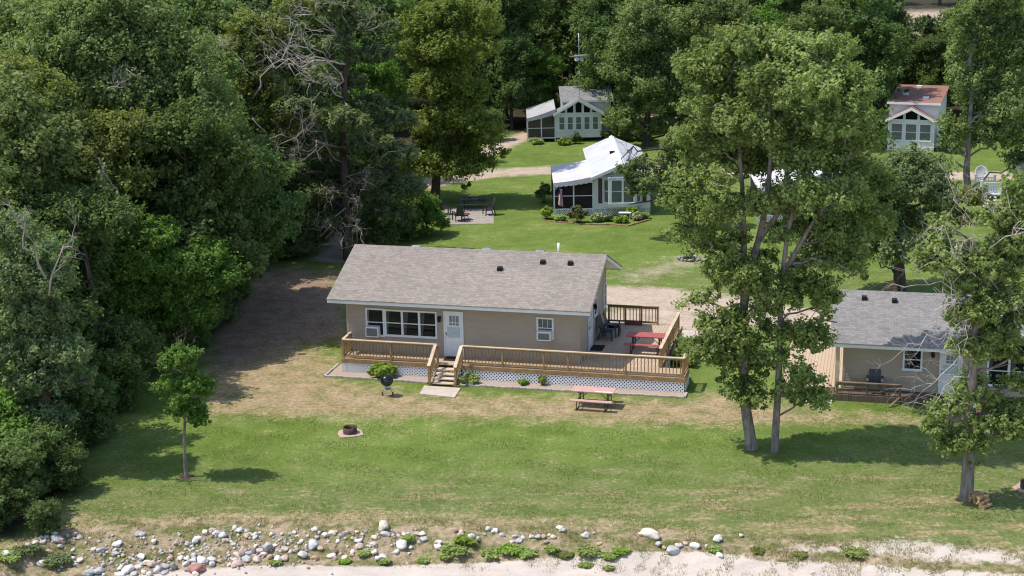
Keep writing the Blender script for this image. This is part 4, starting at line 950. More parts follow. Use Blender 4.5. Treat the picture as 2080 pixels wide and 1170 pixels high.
def tree(name, label, cat, base, trunk, lobes, leafm, barkm, seed, r0=.2, r1=.05, n=90, cr=.85, per=150, leaf=.2, twigs=5, group=None, lo=.45, flat=.72, extra_trunks=(), up=.55, droop=0.0, shell=.5, local=False, aspect=1.6):
    """TRUNK, LOBES in world metres unless local; children are stored relative to the base"""
    rg = np.random.default_rng(seed); B = np.array(base, float)
    t_ = thing(name, label, cat, tuple(base), 0, group)
    off = np.zeros(3) if local else B
    T = np.array(trunk, float) - off; Lb = np.array(lobes, float); Lb[:, :3] -= off
    if not local: Lb[:, 3:] = np.maximum(Lb[:, 3:] - .42 * cr, .12)
    m = MB(); k = len(T); rr = [r0 * (1 - i / (k - 1)) + r1 * i / (k - 1) for i in range(k)]
    P0 = [tuple(p) for p in T]; flare = [(T[0][0], T[0][1], T[0][2] - .15)] + P0; m.tube(flare, [r0 * 1.4, r0 * 1.08] + rr[1:], 10)
    for ex in extra_trunks:
        E_ = np.array(ex[0], float) - off; kk = len(E_); m.tube([tuple(p) for p in E_], [ex[1] * (1 - i / (kk - 1)) + .04 * i / (kk - 1) for i in range(kk)], 7)
    C = clumps_in(Lb, n, cr, rg, lo, flat)
    ex_ = C[rg.choice(n, max(4, n // 5), replace=False)].copy(); cc_ = Lb[:, :3].mean(0); ex_[:, :3] += unit(ex_[:, :3] - cc_ + np.array([0, 0, .4])) * cr * rg.uniform(.5, 1.3, (len(ex_), 1)); ex_[:, 3:6] *= .5; C = np.vstack([C, ex_])
    allT = np.vstack([np.linspace(T[i], T[i + 1], 6) for i in range(k - 1)] + [np.linspace(np.array(ex[0][i]) - off, np.array(ex[0][i + 1]) - off, 5) for ex in extra_trunks for i in range(len(ex[0]) - 1)])
    for lb in Lb:
        want = lb[:3] - np.array([0, 0, .7 * lb[5] + .25 * np.linalg.norm(lb[:2])]); s = allT[np.argmin(((allT - want) ** 2).sum(1))]
        pts = limb(m, s, lb[:3], max(.035, r0 * .30), .03, rg, .08)
        near_ = np.argsort(((C[:, :3] - lb[:3]) ** 2).sum(1))[:twigs]
        for j in near_: limb(m, pts[rg.integers(2, 6)], C[j, :3], .022, .008, rg, .05, 3, 4)
    m.build('trunk', MAT[barkm], t_)
    leaves('crown', C, LEAF[leafm], t_, leaf, per, seed + 7, up=up, droop=droop, shell=shell, aspect=aspect)
    return t_
def px_lobes(rows, y, dz=1.0):
    """rows: photo centre x, y and half sizes in photo pixels [, depth offset]; returns world ellipsoids at depth y"""
    out = []
    for r in rows:
        c = at_y(r[0], r[1], y + (r[4] if len(r) > 4 else 0)); s = FPX / math.sqrt(c.x ** 2 + c.y ** 2 + (c.z - CAMH) ** 2)
        out.append((c.x, c.y, c.z, r[2] / s, .5 * (r[2] + r[3]) / s * dz, r[3] / s))
    return out
def px_path(pts, y, b=None):
    P = [tuple(at_y(a[0], a[1], y + (a[2] if len(a) > 2 else 0))) for a in pts]
    if b is not None: P[0] = tuple(b)
    return P
def dead_limb(root, a, b, r, seed, mat='deadwood', forks=5, curl=.25, name='dead_branch'):
    """a bare branch from a to b (root's local metres) that splits into finer twigs"""
    rg = np.random.default_rng(seed); m = MB(); pts = limb(m, a, b, r, r * .35, rg, rg.uniform(-.05, .15), 6, 5, .05); Ln = np.linalg.norm(np.array(b) - np.array(a))
    for k in range(forks + 2):
        p = np.array(pts[rg.integers(2, 7)]); d = unit((np.array(b) - np.array(a))[None])[0] * .55 + rg.normal(size=3) * .55; d[2] += rg.uniform(-.4, .3); l2 = Ln * rg.uniform(.25, .55)
        q = limb(m, p, p + d * l2, r * .4, r * .14, rg, rg.uniform(-.1, .2), 4, 4, .08)
        for _ in range(5):
            p2 = np.array(q[rg.integers(1, 5)]); d2 = d * .5 + rg.normal(size=3) * .6; limb(m, p2, p2 + d2 * l2 * .5, r * .16, r * .07, rg, .08, 3, 3, .1)
    return m.build(name, MAT[mat], root)

# young maple on the lawn
b = G(378, 968); y = b.y
ym = tree('young_maple_tree', 'slender young maple with a pale stem standing alone on the lawn', 'tree', b, px_path([(378, 968), (374, 900), (376, 840), (373, 760), (368, 690)], y, b),
     px_lobes([(340, 742, 26, 34), (372, 728, 34, 30), (345, 790, 28, 36), (385, 780, 36, 40), (412, 800, 22, 34), (368, 836, 36, 34), (400, 846, 28, 30)], y), 'maple', 'bark_grey', 11, .07, .018, 112, .27, 66, .125, 5, lo=.1)
for k, (a, c) in enumerate([((372, 740), (352, 676)), ((371, 730), (376, 672)), ((374, 735), (392, 690)), ((374, 800), (426, 770)), ((374, 800), (322, 740))]):
    dead_limb(ym, tuple(at_y(a[0], a[1], y) - b), tuple(at_y(c[0], c[1], y) - b), .007, 15 + k, 'deadwood_dim', 0, name='twig')
sheet('soil_ring', [(b.x + .28 * math.cos(q) * (1 + .2 * math.sin(3 * q)), b.y + .28 * math.sin(q), 0) for q in np.linspace(0, 6.0, 14)], -.04, .02, MAT['rust'], 'small bare soil ring round the stem of the young maple', 'soil')
# twin trunk trees
b = G(1527, 912); y = b.y
cw = tree('cottonwood_tree', 'tall light green tree with a thick forked grey trunk, west of its lawn twin', 'tree', b,
     px_path([(1527, 912), (1515, 830), (1510, 740), (1508, 650), (1520, 560), (1540, 490), (1556, 420), (1566, 320), (1560, 200), (1555, 130)], y, b),
     px_lobes([(1432, 150, 46, 44, .5), (1500, 110, 46, 38), (1560, 100, 44, 32, 1), (1425, 220, 44, 40, -1), (1490, 190, 56, 46, 1), (1560, 180, 52, 46, -1), (1430, 300, 44, 40, .5), (1500, 270, 56, 46, -1), (1560, 260, 48, 44, 1), (1412, 360, 34, 32), (1450, 370, 42, 38, -1), (1520, 345, 50, 40, 1), (1410, 430, 42, 34, .5), (1460, 440, 40, 36, -.5), (1404, 494, 26, 18), (1540, 430, 34, 32, -1), (1500, 500, 26, 26), (1440, 500, 30, 24, 1), (1545, 520, 24, 26, 1), (1480, 650, 30, 34, -.6), (1470, 780, 26, 26), (1540, 740, 22, 26, .4),
               (1478, 560, 30, 36, .4), (1500, 560, 34, 34, -.8), (1535, 590, 26, 30, -.8), (1500, 700, 32, 34, -.9), (1455, 520, 30, 26, -.5), (1570, 690, 22, 28, -.6), (1440, 616, 34, 34), (1452, 672, 46, 36, -.4), (1430, 715, 34, 28, .3), (1475, 730, 40, 34), (1500, 790, 30, 34, -.4), (1530, 815, 26, 30, -.6), (1555, 640, 24, 30, -.5)], y, 1.1),
     'cotton', 'bark_grey', 21, .23, .045, 240, .66, 108, .185, 5, lo=.3, extra_trunks=[(px_path([(1511, 640), (1512, 560), (1511, 470), (1508, 380), (1500, 280), (1480, 180)], y + .1), .16), (px_path([(1540, 490), (1590, 420), (1600, 330), (1620, 250)], y), .12)])
b = G(1573, 917); y = b.y
cw2 = tree('cottonwood_tree', 'tall light green tree with a thinner grey trunk, the east one of the lawn pair', 'tree', b,
     px_path([(1573, 917), (1580, 800), (1584, 700), (1586, 590), (1600, 470), (1630, 360), (1660, 250), (1680, 140)], y, b),
     px_lobes([(1630, 110, 50, 40), (1700, 110, 44, 36, 1), (1640, 180, 52, 46, -1), (1715, 180, 46, 42), (1748, 240, 30, 32, 1), (1750, 300, 26, 28), (1640, 260, 52, 44, 1), (1705, 260, 52, 44, -1), (1620, 330, 50, 38), (1690, 340, 54, 42, 1), (1750, 360, 44, 38), (1640, 400, 44, 36, -1), (1700, 410, 52, 40, -1), (1755, 440, 40, 36, 1), (1650, 470, 44, 38, 1), (1715, 490, 50, 38), (1610, 430, 26, 24), (1770, 520, 26, 22), (1690, 545, 44, 28),
               (1610, 545, 34, 28), (1640, 590, 38, 30), (1590, 490, 30, 26), (1580, 400, 30, 28, 1), (1700, 300, 54, 42, 4.2), (1756, 370, 46, 38, 5), (1640, 240, 54, 42, 4), (1710, 440, 50, 38, 5), (1760, 470, 40, 32, 3.6), (1700, 200, 48, 40, 3.5), (1665, 530, 40, 30, 1), (1725, 545, 36, 26), (1740, 560, 34, 26, -1), (1570, 570, 22, 22), (1590, 620, 34, 30, -.4), (1680, 620, 34, 26), (1700, 655, 26, 22), (1610, 680, 34, 28), (1650, 700, 32, 28), (1600, 740, 28, 26, -.3), (1640, 770, 32, 30), (1655, 815, 22, 22), (1600, 790, 24, 22)], y, 1.1),
     'cotton', 'bark_grey', 23, .15, .04, 275, .66, 108, .185, 5, lo=.3, extra_trunks=[(px_path([(1590, 560), (1640, 470), (1700, 380), (1730, 300)], y), .11)])
# tree with dead limbs
b = G(1963, 1014); y = b.y
rt = tree('cottonwood_tree', 'leafy tree with many bare dead limbs and a firewood heap at its foot', 'tree', b,
     px_path([(1963, 1014), (1968, 930), (1972, 840), (1976, 740), (1984, 640), (2000, 560), (2030, 470), (2050, 400)], y, b),
     px_lobes([(1900, 868, 30, 20), (1940, 900, 40, 24), (2050, 875, 34, 24, -.6), (1985, 915, 24, 18, -.5), (2072, 830, 26, 24), (1985, 870, 32, 28, -.5), (1925, 835, 30, 22), (1985, 810, 36, 28), (2030, 840, 30, 26), (2060, 790, 32, 26), (1960, 770, 30, 26, .4), (1975, 715, 44, 34), (2018, 690, 40, 32), (1990, 640, 44, 34, -.4), (1965, 590, 38, 30), (2028, 615, 42, 34), (2000, 545, 44, 32), (1930, 520, 38, 26), (1895, 545, 28, 20), (2062, 560, 40, 36), (2050, 495, 44, 32), (2068, 430, 34, 28), (2030, 455, 34, 24), (2072, 390, 26, 20), (1945, 660, 24, 24), (1915, 590, 22, 18), (2075, 650, 24, 26), (1920, 470, 28, 16), (2075, 720, 24, 24)], y),
     'cotton', 'bark_grey', 31, .235, .05, 215, .47, 84, .165, 4, lo=.3)
def lp(root, px, py, dy=0.0): 
    q = at_y(px, py, root.location.y + dy); return (q.x - root.location.x, q.y - root.location.y, q.z - root.location.z)
for k, (a, c, r) in enumerate([((1984, 640), (1870, 560), .05), ((1990, 600), (1905, 470), .055), ((1996, 570), (1960, 430), .05), ((2005, 550), (2070, 450), .05), ((2000, 560), (2075, 640), .045), ((1978, 720), (1880, 780), .04), ((1980, 690), (1870, 700), .045), ((1976, 740), (1890, 830), .035), ((2030, 470), (1985, 380), .04), ((1984, 650), (1915, 620), .05), ((2030, 480), (1930, 505), .04), ((1990, 610), (1945, 700), .04)]):
    dead_limb(rt, lp(rt, *a), lp(rt, *c, dy=(-1.6 if k % 2 else -.6)), r * .55, 40 + k)
# oak behind the second cottage
b = G0(1828, 588); y = b.y
tree('oak_tree', 'dark green oak with a black trunk behind the second cottage roof', 'tree', b, px_path([(1828, 588), (1826, 530), (1832, 470), (1838, 400), (1842, 330)], y, b),
     px_lobes([(1785, 360, 40, 30), (1850, 345, 40, 24), (1890, 360, 34, 26, 1), (1800, 390, 50, 38, -1), (1860, 390, 54, 38), (1905, 400, 34, 30), (1780, 450, 46, 36), (1840, 450, 50, 34, 1), (1880, 455, 34, 26), (1760, 500, 44, 30), (1815, 505, 40, 26, -1), (1790, 545, 26, 18), (1745, 400, 30, 30)], y, 1.0),
     'grey', 'bark_dark', 51, .34, .08, 150, .85, 125, .22, 5, lo=.3)
b = G0(1890, 500); y = b.y
tree('sumac_tree', 'low yellow green tree with drooping leaves beside the garden flowers, behind the dead limbs', 'tree', (b.x, b.y, 0), [(b.x, b.y, 0), (b.x + .1, b.y, 1.5), (b.x + .3, b.y + .2, 2.6)],
     px_lobes([(1850, 440, 34, 18), (1900, 420, 40, 20), (1945, 410, 40, 18), (1985, 405, 30, 16), (1880, 465, 34, 18), (1940, 450, 36, 20), (1850, 470, 24, 14)], y), 'oak_y', 'bark_dark', 53, .12, .04, 60, .55, 85, .21, 4, lo=.3)
# snag tree
b = G0(1967, 408); y = b.y
sn = tree('oak_tree', 'grey green oak with a bare bleached trunk and broken stubs, behind the stair rail', 'tree', b, px_path([(1967, 408), (1963, 350), (1966, 300), (1970, 250), (1974, 200), (1970, 120), (1985, 60)], y, b),
     px_lobes([(1945, 262, 30, 26), (1925, 305, 22, 18, -1), (1990, 220, 44, 36, 1), (2040, 200, 46, 40), (1960, 170, 40, 36), (2010, 140, 46, 36, 1), (2065, 130, 40, 40), (1960, 110, 34, 30, 1), (2000, 70, 46, 36), (2060, 60, 40, 40, 1), (1960, 45, 34, 30), (2020, 20, 50, 34), (2030, 270, 44, 34), (2070, 280, 36, 36), (1990, 285, 30, 26, 1), (2075, 330, 24, 24), (2050, 240, 40, 30, -1)], y, 1.0),
     'oak', 'bark_grey', 61, .26, .07, 150, .90, 125, .25, 4, lo=.3)
dead_limb(sn, lp(sn, 1963, 345), lp(sn, 1944, 330), .10, 71, 'bark_grey', 1); dead_limb(sn, lp(sn, 1970, 250), lp(sn, 2005, 232), .09, 72, 'deadwood', 2); dead_limb(sn, lp(sn, 1966, 300), lp(sn, 1955, 296), .10, 74, 'bark_grey', 0)
# oaks between the trailers
b = G0(1312, 296); y = b.y
tree('oak_tree', 'broad grey green oak overhanging the grey roofed trailer with the antenna', 'tree', b, px_path([(1312, 296), (1314, 250), (1318, 200), (1312, 130), (1310, 60)], y, b),
     px_lobes([(1300, 90, 46, 36), (1350, 130, 50, 40, 1), (1280, 150, 44, 36), (1320, 190, 50, 40, -1), (1370, 200, 44, 36), (1258, 205, 32, 26), (1280, 245, 38, 28, -1), (1340, 255, 46, 30), (1385, 260, 36, 30, 1), (1240, 265, 24, 18), (1300, 40, 44, 34), (1350, 60, 46, 34, 1), (1395, 130, 36, 40), (1400, 60, 36, 36), (1255, 130, 26, 22)], y, 1.0),
     'oak', 'bark_dark', 81, .34, .08, 150, 1.15, 120, .27, 4, lo=.3)
b = G0(1400, 462); y = b.y
ok = tree('oak_tree', 'grey green oak whose branch hangs before the bay window of the white trailer', 'tree', b, px_path([(1400, 462), (1398, 400), (1392, 340), (1380, 290)], y, b),
     px_lobes([(1378, 330, 36, 28), (1360, 362, 26, 24, -1), (1394, 380, 38, 34), (1364, 405, 26, 28), (1400, 420, 34, 28, 1), (1300, 345, 22, 16, -2), (1272, 352, 22, 20, -3.2), (1300, 392, 18, 16, -3.2), (1278, 415, 14, 18, -3.4), (1262, 322, 14, 14, -3.0), (1380, 290, 34, 26), (1300, 370, 24, 12, -3), (1420, 330, 30, 30), (1316, 322, 14, 10, -1)], y, 1.0),
     'oak', 'bark_dark', 85, .26, .07, 105, .60, 105, .22, 5, lo=.3)
dead_limb(ok, lp(ok, 1396, 385), lp(ok, 1290, 348, -3), .035, 87, 'bark_dark', 3)
# maple in the middle
b = G0(884, 414); y = b.y
tree('maple_tree', 'tall yellow green maple with a dark trunk beside the furnished patio', 'tree', b, px_path([(884, 414), (886, 360), (888, 300), (880, 220), (896, 120), (900, 30)], y, b),
     px_lobes([(905, 35, 58, 30), (965, 55, 40, 32, 1), (850, 60, 44, 32), (905, 95, 56, 36, -1), (962, 115, 34, 34), (860, 120, 40, 34, 1), (915, 160, 56, 36), (870, 190, 36, 30, -1), (955, 200, 34, 34), (920, 240, 54, 34, -1), (870, 260, 34, 26), (965, 265, 34, 30), (910, 300, 52, 34, 1), (960, 330, 40, 28), (870, 320, 38, 24), (930, 350, 44, 22, -1), (978, 290, 24, 22), (850, 345, 28, 16), (815, 110, 16, 26), (985, 30, 20, 18)], y, 1.1),
     'maple_y', 'bark_dark', 91, .34, .08, 210, 1.0, 120, .255, 4, lo=.3)
# pine with bare limbs
b = G0(708, 528); y = b.y
pn = tree('pine_tree', 'ragged old pine with bare grey limbs rising just behind the cottage roof', 'tree', b, px_path([(708, 528), (704, 460), (700, 380), (696, 280), (700, 160), (712, 60), (720, -40)], y, b),
     px_lobes([(640, 170, 40, 18), (700, 170, 46, 20, 1), (620, 225, 46, 18), (690, 250, 50, 20, -2), (750, 220, 46, 20), (800, 250, 34, 18, 1), (640, 300, 50, 22, 1), (740, 300, 50, 20, -1), (800, 320, 44, 22), (600, 350, 40, 22), (680, 350, 50, 20, 2), (760, 370, 50, 24), (640, 400, 46, 22), (820, 390, 34, 22), (740, 430, 50, 22, 1), (800, 440, 44, 22, 0), (640, 450, 40, 20), (770, 480, 44, 16, 1), (690, 90, 34, 16), (760, 120, 40, 18), (640, 100, 30, 16, 1), (750, 50, 40, 18), (690, 20, 40, 18)], y, 1.0),
     'pine', 'bark_dark', 101, .30, .08, 190, .75, 170, .20, 3, lo=.25, flat=.5, aspect=3.2, up=.75)
for k, (a, c, r) in enumerate([((700, 170), (615, 75), .07), ((705, 130), (560, 140), .07), ((700, 200), (585, 130), .06), ((706, 100), (600, 30), .06), ((712, 60), (655, -10), .05), ((700, 160), (640, 200), .05), ((712, 70), (770, 15), .05), ((698, 300), (600, 320), .06), ((697, 330), (625, 260), .05), ((700, 380), (740, 340), .05), ((702, 430), (650, 480), .05), ((702, 440), (735, 470), .05), ((704, 450), (690, 500), .04), ((700, 400), (660, 380), .05), ((698, 260), (740, 280), .05), ((702, 420), (730, 400), .045)]):
    dead_limb(pn, lp(pn, *a), lp(pn, *c, dy=-1.8 if k < 6 else -2.6), r * .9, 130 + k, 'deadwood' if k < 6 else 'deadwood_dim', 5)
# big trees of the wood on the near side, each with its own crown
def wood_tree(name, label, px, y, lob, leafm, seed, n=150, cr=.95, per=120, leaf=.21, r0=.32, bark='bark_dark', **k):
    q = at_y(px, 585, y); bx = q.x; L_ = px_lobes(lob, y, 1.0); zt = max(l[2] for l in L_); cx_ = sum(l[0] for l in L_) / len(L_)
    return tree(name, label, 'tree', (bx, y, 0), [(bx, y, 0), (bx * .9 + cx_ * .1, y, zt * .25), (bx * .6 + cx_ * .4, y + .2, zt * .55), (cx_, y, zt * .9)], L_, leafm, bark, seed, r0, .08, n, cr, per, leaf, 4, lo=.3, **k)
wood_tree('maple_tree', 'low bright green maple at the front edge of the wood, nearest the young maple', 300, 70.5,
     [(250, 500, 50, 32), (320, 490, 46, 30), (210, 545, 46, 34, -.5), (280, 555, 54, 36, -1), (350, 550, 54, 34), (410, 530, 44, 32, 1), (240, 610, 54, 34, -1), (320, 610, 54, 34), (400, 590, 54, 32, .5), (450, 570, 30, 26, 1), (340, 660, 44, 28), (270, 665, 44, 30, -.5), (200, 640, 34, 30), (450, 630, 24, 18, 1), (380, 640, 40, 24)], 'maple', 201, 190, .80, 120, .20)
pop = wood_tree('poplar_tree', 'blue green leaning tree at the shore corner of the wood, lowest by the bank', 70, 57.5,
     [(20, 480, 40, 36), (70, 520, 44, 34), (30, 570, 50, 40, -.5), (100, 580, 46, 34), (60, 640, 54, 38), (120, 650, 40, 28, -.5), (20, 700, 50, 44), (90, 710, 54, 36), (150, 720, 34, 22, -.8), (60, 780, 54, 40), (130, 775, 50, 28), (185, 770, 24, 14, -.6), (20, 840, 50, 40), (90, 850, 44, 34, -.4), (60, 900, 40, 30), (10, 920, 44, 40)], 'grey', 211, 210, .62, 105, .165, .26)
oakh = wood_tree('oak_tree', 'huge grey green oak towering over the corner of the wood above the bright maple', 250, 77,
     [(130, 60, 62, 42), (220, 30, 66, 40), (300, 55, 60, 40, 1), (90, 130, 60, 44), (180, 110, 66, 44, -1), (270, 120, 66, 44), (350, 110, 52, 40, 1), (410, 160, 46, 40), (140, 190, 60, 44, 1), (230, 190, 66, 44, -1), (320, 190, 60, 44), (420, 220, 46, 36, 1), (440, 270, 38, 30), (370, 250, 54, 40), (290, 270, 60, 44, -1), (380, 320, 50, 36), (440, 330, 34, 28)], 'oak', 221, 230, 1.1, 125, .235, .42)
oaky = wood_tree('oak_tree', 'yellowish oak at the frame edge of the wood below the huge oak', 60, 72,
     [(20, 160, 56, 40), (80, 190, 54, 42), (30, 240, 56, 44, -1), (110, 260, 54, 40), (170, 280, 50, 36, 1), (40, 320, 60, 42), (130, 330, 56, 40, -1), (220, 310, 54, 40), (260, 260, 46, 36, 1), (60, 390, 60, 36), (150, 390, 56, 36), (240, 370, 50, 34), (20, 420, 50, 30)], 'oak_y', 231, 185, .95, 125, .215, .36)
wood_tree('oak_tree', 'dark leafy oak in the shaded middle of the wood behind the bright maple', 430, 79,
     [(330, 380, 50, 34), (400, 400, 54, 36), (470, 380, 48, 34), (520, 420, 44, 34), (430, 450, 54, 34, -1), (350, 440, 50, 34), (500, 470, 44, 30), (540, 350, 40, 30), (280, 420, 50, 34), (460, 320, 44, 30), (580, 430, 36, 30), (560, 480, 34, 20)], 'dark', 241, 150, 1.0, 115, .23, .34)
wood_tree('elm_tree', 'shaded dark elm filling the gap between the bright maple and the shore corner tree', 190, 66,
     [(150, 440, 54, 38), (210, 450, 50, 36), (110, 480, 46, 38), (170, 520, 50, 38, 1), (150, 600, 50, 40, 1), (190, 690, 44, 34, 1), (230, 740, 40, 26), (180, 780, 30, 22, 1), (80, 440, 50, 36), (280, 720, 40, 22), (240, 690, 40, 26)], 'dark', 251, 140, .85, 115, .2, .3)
bir = wood_tree('birch_tree', 'thin leaning tree with sparse olive leaves between the huge oak and the old pine', 520, 92,
     [(500, 60, 34, 30), (470, 110, 30, 26), (540, 100, 30, 24), (510, 160, 34, 26), (480, 200, 30, 24), (560, 190, 34, 26), (530, 240, 40, 26), (580, 280, 34, 24), (560, 60, 30, 24), (600, 20, 36, 24)], 'oak_y', 261, 90, .85, 90, .22, .22)

for k, (tr, a, c, r, dy) in enumerate([(oakh, (200, 210), (265, 150), .07, -2.5), (oakh, (330, 260), (390, 300), .05, -3), (oaky, (110, 330), (60, 420), .06, -3), (oaky, (200, 320), (240, 400), .045, -3), (bir, (512, 200), (600, 90), .06, -1), (bir, (512, 240), (560, 330), .05, -2), (bir, (514, 300), (590, 280), .05, -2), (bir, (512, 150), (450, 90), .05, -1), (pop, (90, 560), (40, 450), .05, -1.5), (pop, (100, 600), (150, 490), .04, -1.5), (bir, (540, 330), (640, 250), .05, -3), (bir, (530, 400), (600, 340), .045, -3)]):
    dead_limb(tr, lp(tr, *a, dy=dy), lp(tr, *c, dy=dy - .5), r, 170 + k, 'deadwood' if k in (4, 7) else 'deadwood_dim', 4)

# ------------------------------------------------------------------ stock trees and shrubs, copied through the wood
def stock(name, leafm, seed, h, wd, n, cr, per, leaf, bark='bark_dark', lowest=.22, nl=13, flat=.7, **k):
    rg = np.random.default_rng(seed); lob = []
    for i in range(nl):
        q = lowest + (1 - lowest) * (i + .5) / nl; rr = wd * math.sqrt(max(.04, 1 - ((q - .52) / .55) ** 2)); a = i * 2.4 + rg.random(); ro = rr * rg.uniform(.35, .68) * (0 if i == nl - 1 else 1)
        s = wd * rg.uniform(.36, .52) * (1.0 - .35 * max(0, q - .6)); lob.append((ro * math.cos(a), ro * math.sin(a), h * q * .94, s, s, s * .8))
    return tree(name, 'stock', 'tree', (0, 0, 0), [(0, 0, 0), (.1, 0, h * .3), (-.05, .1, h * .6), (0, 0, h * .88)], lob, leafm, bark, seed, .028 * h * .7, .05, n, cr, per, leaf, 4, lo=.25, flat=flat, local=True, **k)
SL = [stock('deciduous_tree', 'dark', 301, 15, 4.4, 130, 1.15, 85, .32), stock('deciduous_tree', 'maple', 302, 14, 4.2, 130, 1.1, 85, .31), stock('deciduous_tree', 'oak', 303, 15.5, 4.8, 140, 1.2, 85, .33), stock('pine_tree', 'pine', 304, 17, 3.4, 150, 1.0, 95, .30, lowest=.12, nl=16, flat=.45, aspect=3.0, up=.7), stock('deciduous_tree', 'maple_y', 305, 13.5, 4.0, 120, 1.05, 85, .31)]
SH = [stock('shrub', 'dark', 311, 2.6, 1.5, 40, .5, 85, .16, lowest=.1, nl=7), stock('shrub', 'maple', 312, 3.4, 1.7, 46, .55, 85, .17, lowest=.1, nl=8), stock('shrub', 'grey', 313, 2.0, 1.4, 36, .45, 85, .14, lowest=.1, nl=6)]
WOOD = []      # (px of base, py of base, kind, height factor, zone text)
def zone(o, txt): WOOD.append((o, txt))
used = set()
def place(src, x, y, s, rz, txt, wide=1.0):
    o = src if src.name not in used else dup(src)
    used.add(src.name); o.location = (x, y, float(terrain(x, y))); o.scale = (s * wide, s * wide, s); o.rotation_euler = (0, 0, rz); zone(o, txt); return o
rg = random.Random(9)
KN = {'dark': 'dark green', 'maple': 'fresh green', 'oak': 'grey green', 'pine': 'pine', 'maple_y': 'yellow green'}
def species(o):
    for c_ in KIDS.get(o.name, []):
        if c_.name.startswith('crown'): return c_.data.materials[0].name
# left wood: fills behind the crowns above
LEFT = [(-15.6, 74.5, 0, .78), (-15.6, 81.5, 0, .70), (-19.5, 60, 0, .62), (-23.5, 62.5, 0, .8), (-22, 68, 2, .85), (-27, 72, 0, .95), (-20, 76, 1, .75), (-16.5, 80, 0, .80), (-25, 82, 2, 1.0), (-31, 80, 0, 1.0), (-18, 88, 0, .9), (-24, 92, 3, .95), (-30, 92, 2, 1.05), (-14.5, 95, 3, .85), (-19, 99, 0, 1.0), (-12.5, 100, 0, .70), (-26, 102, 2, 1.05), (-33, 103, 0, 1.1), (-16, 107, 3, 1.0), (-21, 112, 0, 1.0), (-10.5, 108, 1, .75), (-13.5, 114, 0, .95), (-28, 114, 2, 1.1), (-19, 121, 3, 1.05), (-11, 121, 0, 1.0), (-35, 118, 0, 1.1), (-25, 126, 0, 1.1)]
for (x, y, k, s) in LEFT:
    place(SL[k], x, y, s, rg.random() * 6.28, 'in the wood west of the long cottage')
# far wood across the back
row = 0
for y0, step, x0, x1, ks, off in ((139, 6.2, -36, 60, (0, 0, 2, 0, 1, 3, 0), 0), (150, 6.5, -40, 66, (0, 2, 0, 1, 0, 3), 3), (163, 7.0, -44, 72, (2, 0, 0, 1, 0), 1), (179, 8, -48, 80, (0, 1, 0, 2), 4), (198, 9, -54, 56, (0, 2, 0), 2), (222, 10, -60, 62, (2, 0, 1), 5), (250, 12, -66, 100, (0, 2), 3)):
    x = x0 + off; i = 0
    while x < x1:
        yy = y0 + rg.uniform(-3, 3); xx = x + rg.uniform(-1.5, 1.5)
        px, py = project(xx, yy, 0.0)
        clear = (y0 > 176 and px > 1760 and px < 2090 and y0 < 240)
        front_ok = not (abs(xx - 34) < 5 and yy < 141) and not (2 < xx < 10 and yy < 147)
        if front_ok and not clear:
            place(SL[ks[i % len(ks)]], xx, yy, rg.uniform(.85, 1.15) * (.50 if 1770 < px < 1985 and y0 < 176 else 1.0), rg.random() * 6.28, 'in the %s back row %s' % (('first', 'second', 'third', 'fourth', 'fifth', 'sixth', 'last')[row], 'behind the antenna' if 900 < px < 1350 else ('behind the red roof' if px > 1700 else ('behind the lawn pair' if px >= 1350 else 'west of the maple'))))
        x += step; i += 1
    row += 1
# extra mid-distance trees
for (px, py, k, s, txt) in [(1240, 262, 0, .8, 'right behind the grey roofed trailer'), (1040, 262, 0, .55, 'beside the brown screened porch'), (1460, 300, 2, .75, 'behind the lawn pair of trees, by the track'), (1560, 290, 1, .8, 'behind the lawn pair of trees, by the track'), (1660, 300, 2, .7, 'behind the lawn pair of trees, by the track'), (1740, 285, 0, .85, 'beside the red roofed trailer'), (1985, 262, 0, .7, 'behind the snag oak'), (2070, 255, 2, .8, 'behind the snag oak'), (1110, 255, 1, .5, 'behind the brown screened porch'), (980, 255, 0, .8, 'behind the yellow green maple'), (1900, 245, 0, .5, 'behind the red roofed trailer'), (1840, 238, 0, .5, 'behind the red roofed trailer')]:
    p = G0(px, py); place(SL[k], p.x, p.y, s, rg.random() * 6.28, txt)
# shrubs along the wood's foot
for (px, py, k, s) in [(20, 1060, 0, 1.0), (60, 1010, 0, .9), (110, 960, 0, .8), (140, 1000, 0, .6), (180, 900, 0, .9), (90, 1085, 0, .42), (230, 830, 0, .9), (150, 850, 1, .9), (280, 770, 0, .9), (340, 735, 0, .8), (400, 700, 0, .8), (440, 660, 2, .9), (480, 600, 0, .9), (520, 545, 1, .8), (570, 525, 0, .8), (610, 522, 2, .8), (650, 500, 0, .8), (760, 492, 1, .8), (800, 488, 0, 1.0), (835, 480, 1, .9), (868, 478, 1, .72), (10, 960, 1, 1.0), (60, 900, 1, 1.0)]:
    p = G(px, py); place(SH[k], p.x, p.y, s, rg.random() * 6.28, 'at the foot of the wood' if px < 640 else 'behind the cottage roof, below the old pine', 1.15)
for (px, py, k, s) in [(1005, 285, 0, .9), (1100, 262, 2, 1.0), (1300, 285, 2, .9), (1360, 270, 0, 1.0), (1420, 268, 2, .9), (1250, 285, 1, .8), (1765, 300, 1, .9), (1930, 310, 2, .8)]:
    p = G0(px, py); place(SH[k], p.x, p.y, s, rg.random() * 6.28, 'beside the back trailers')
ORD = ['westmost', 'second from the west', 'third from the west', 'fourth from the west', 'fifth from the west', 'sixth from the west', 'seventh from the west', 'eighth from the west', 'ninth from the west', 'tenth from the west', 'eleventh from the west', 'twelfth from the west', 'thirteenth from the west', 'fourteenth from the west', 'fifteenth from the west', 'sixteenth from the west', 'seventeenth from the west', 'eighteenth from the west']
by = {}
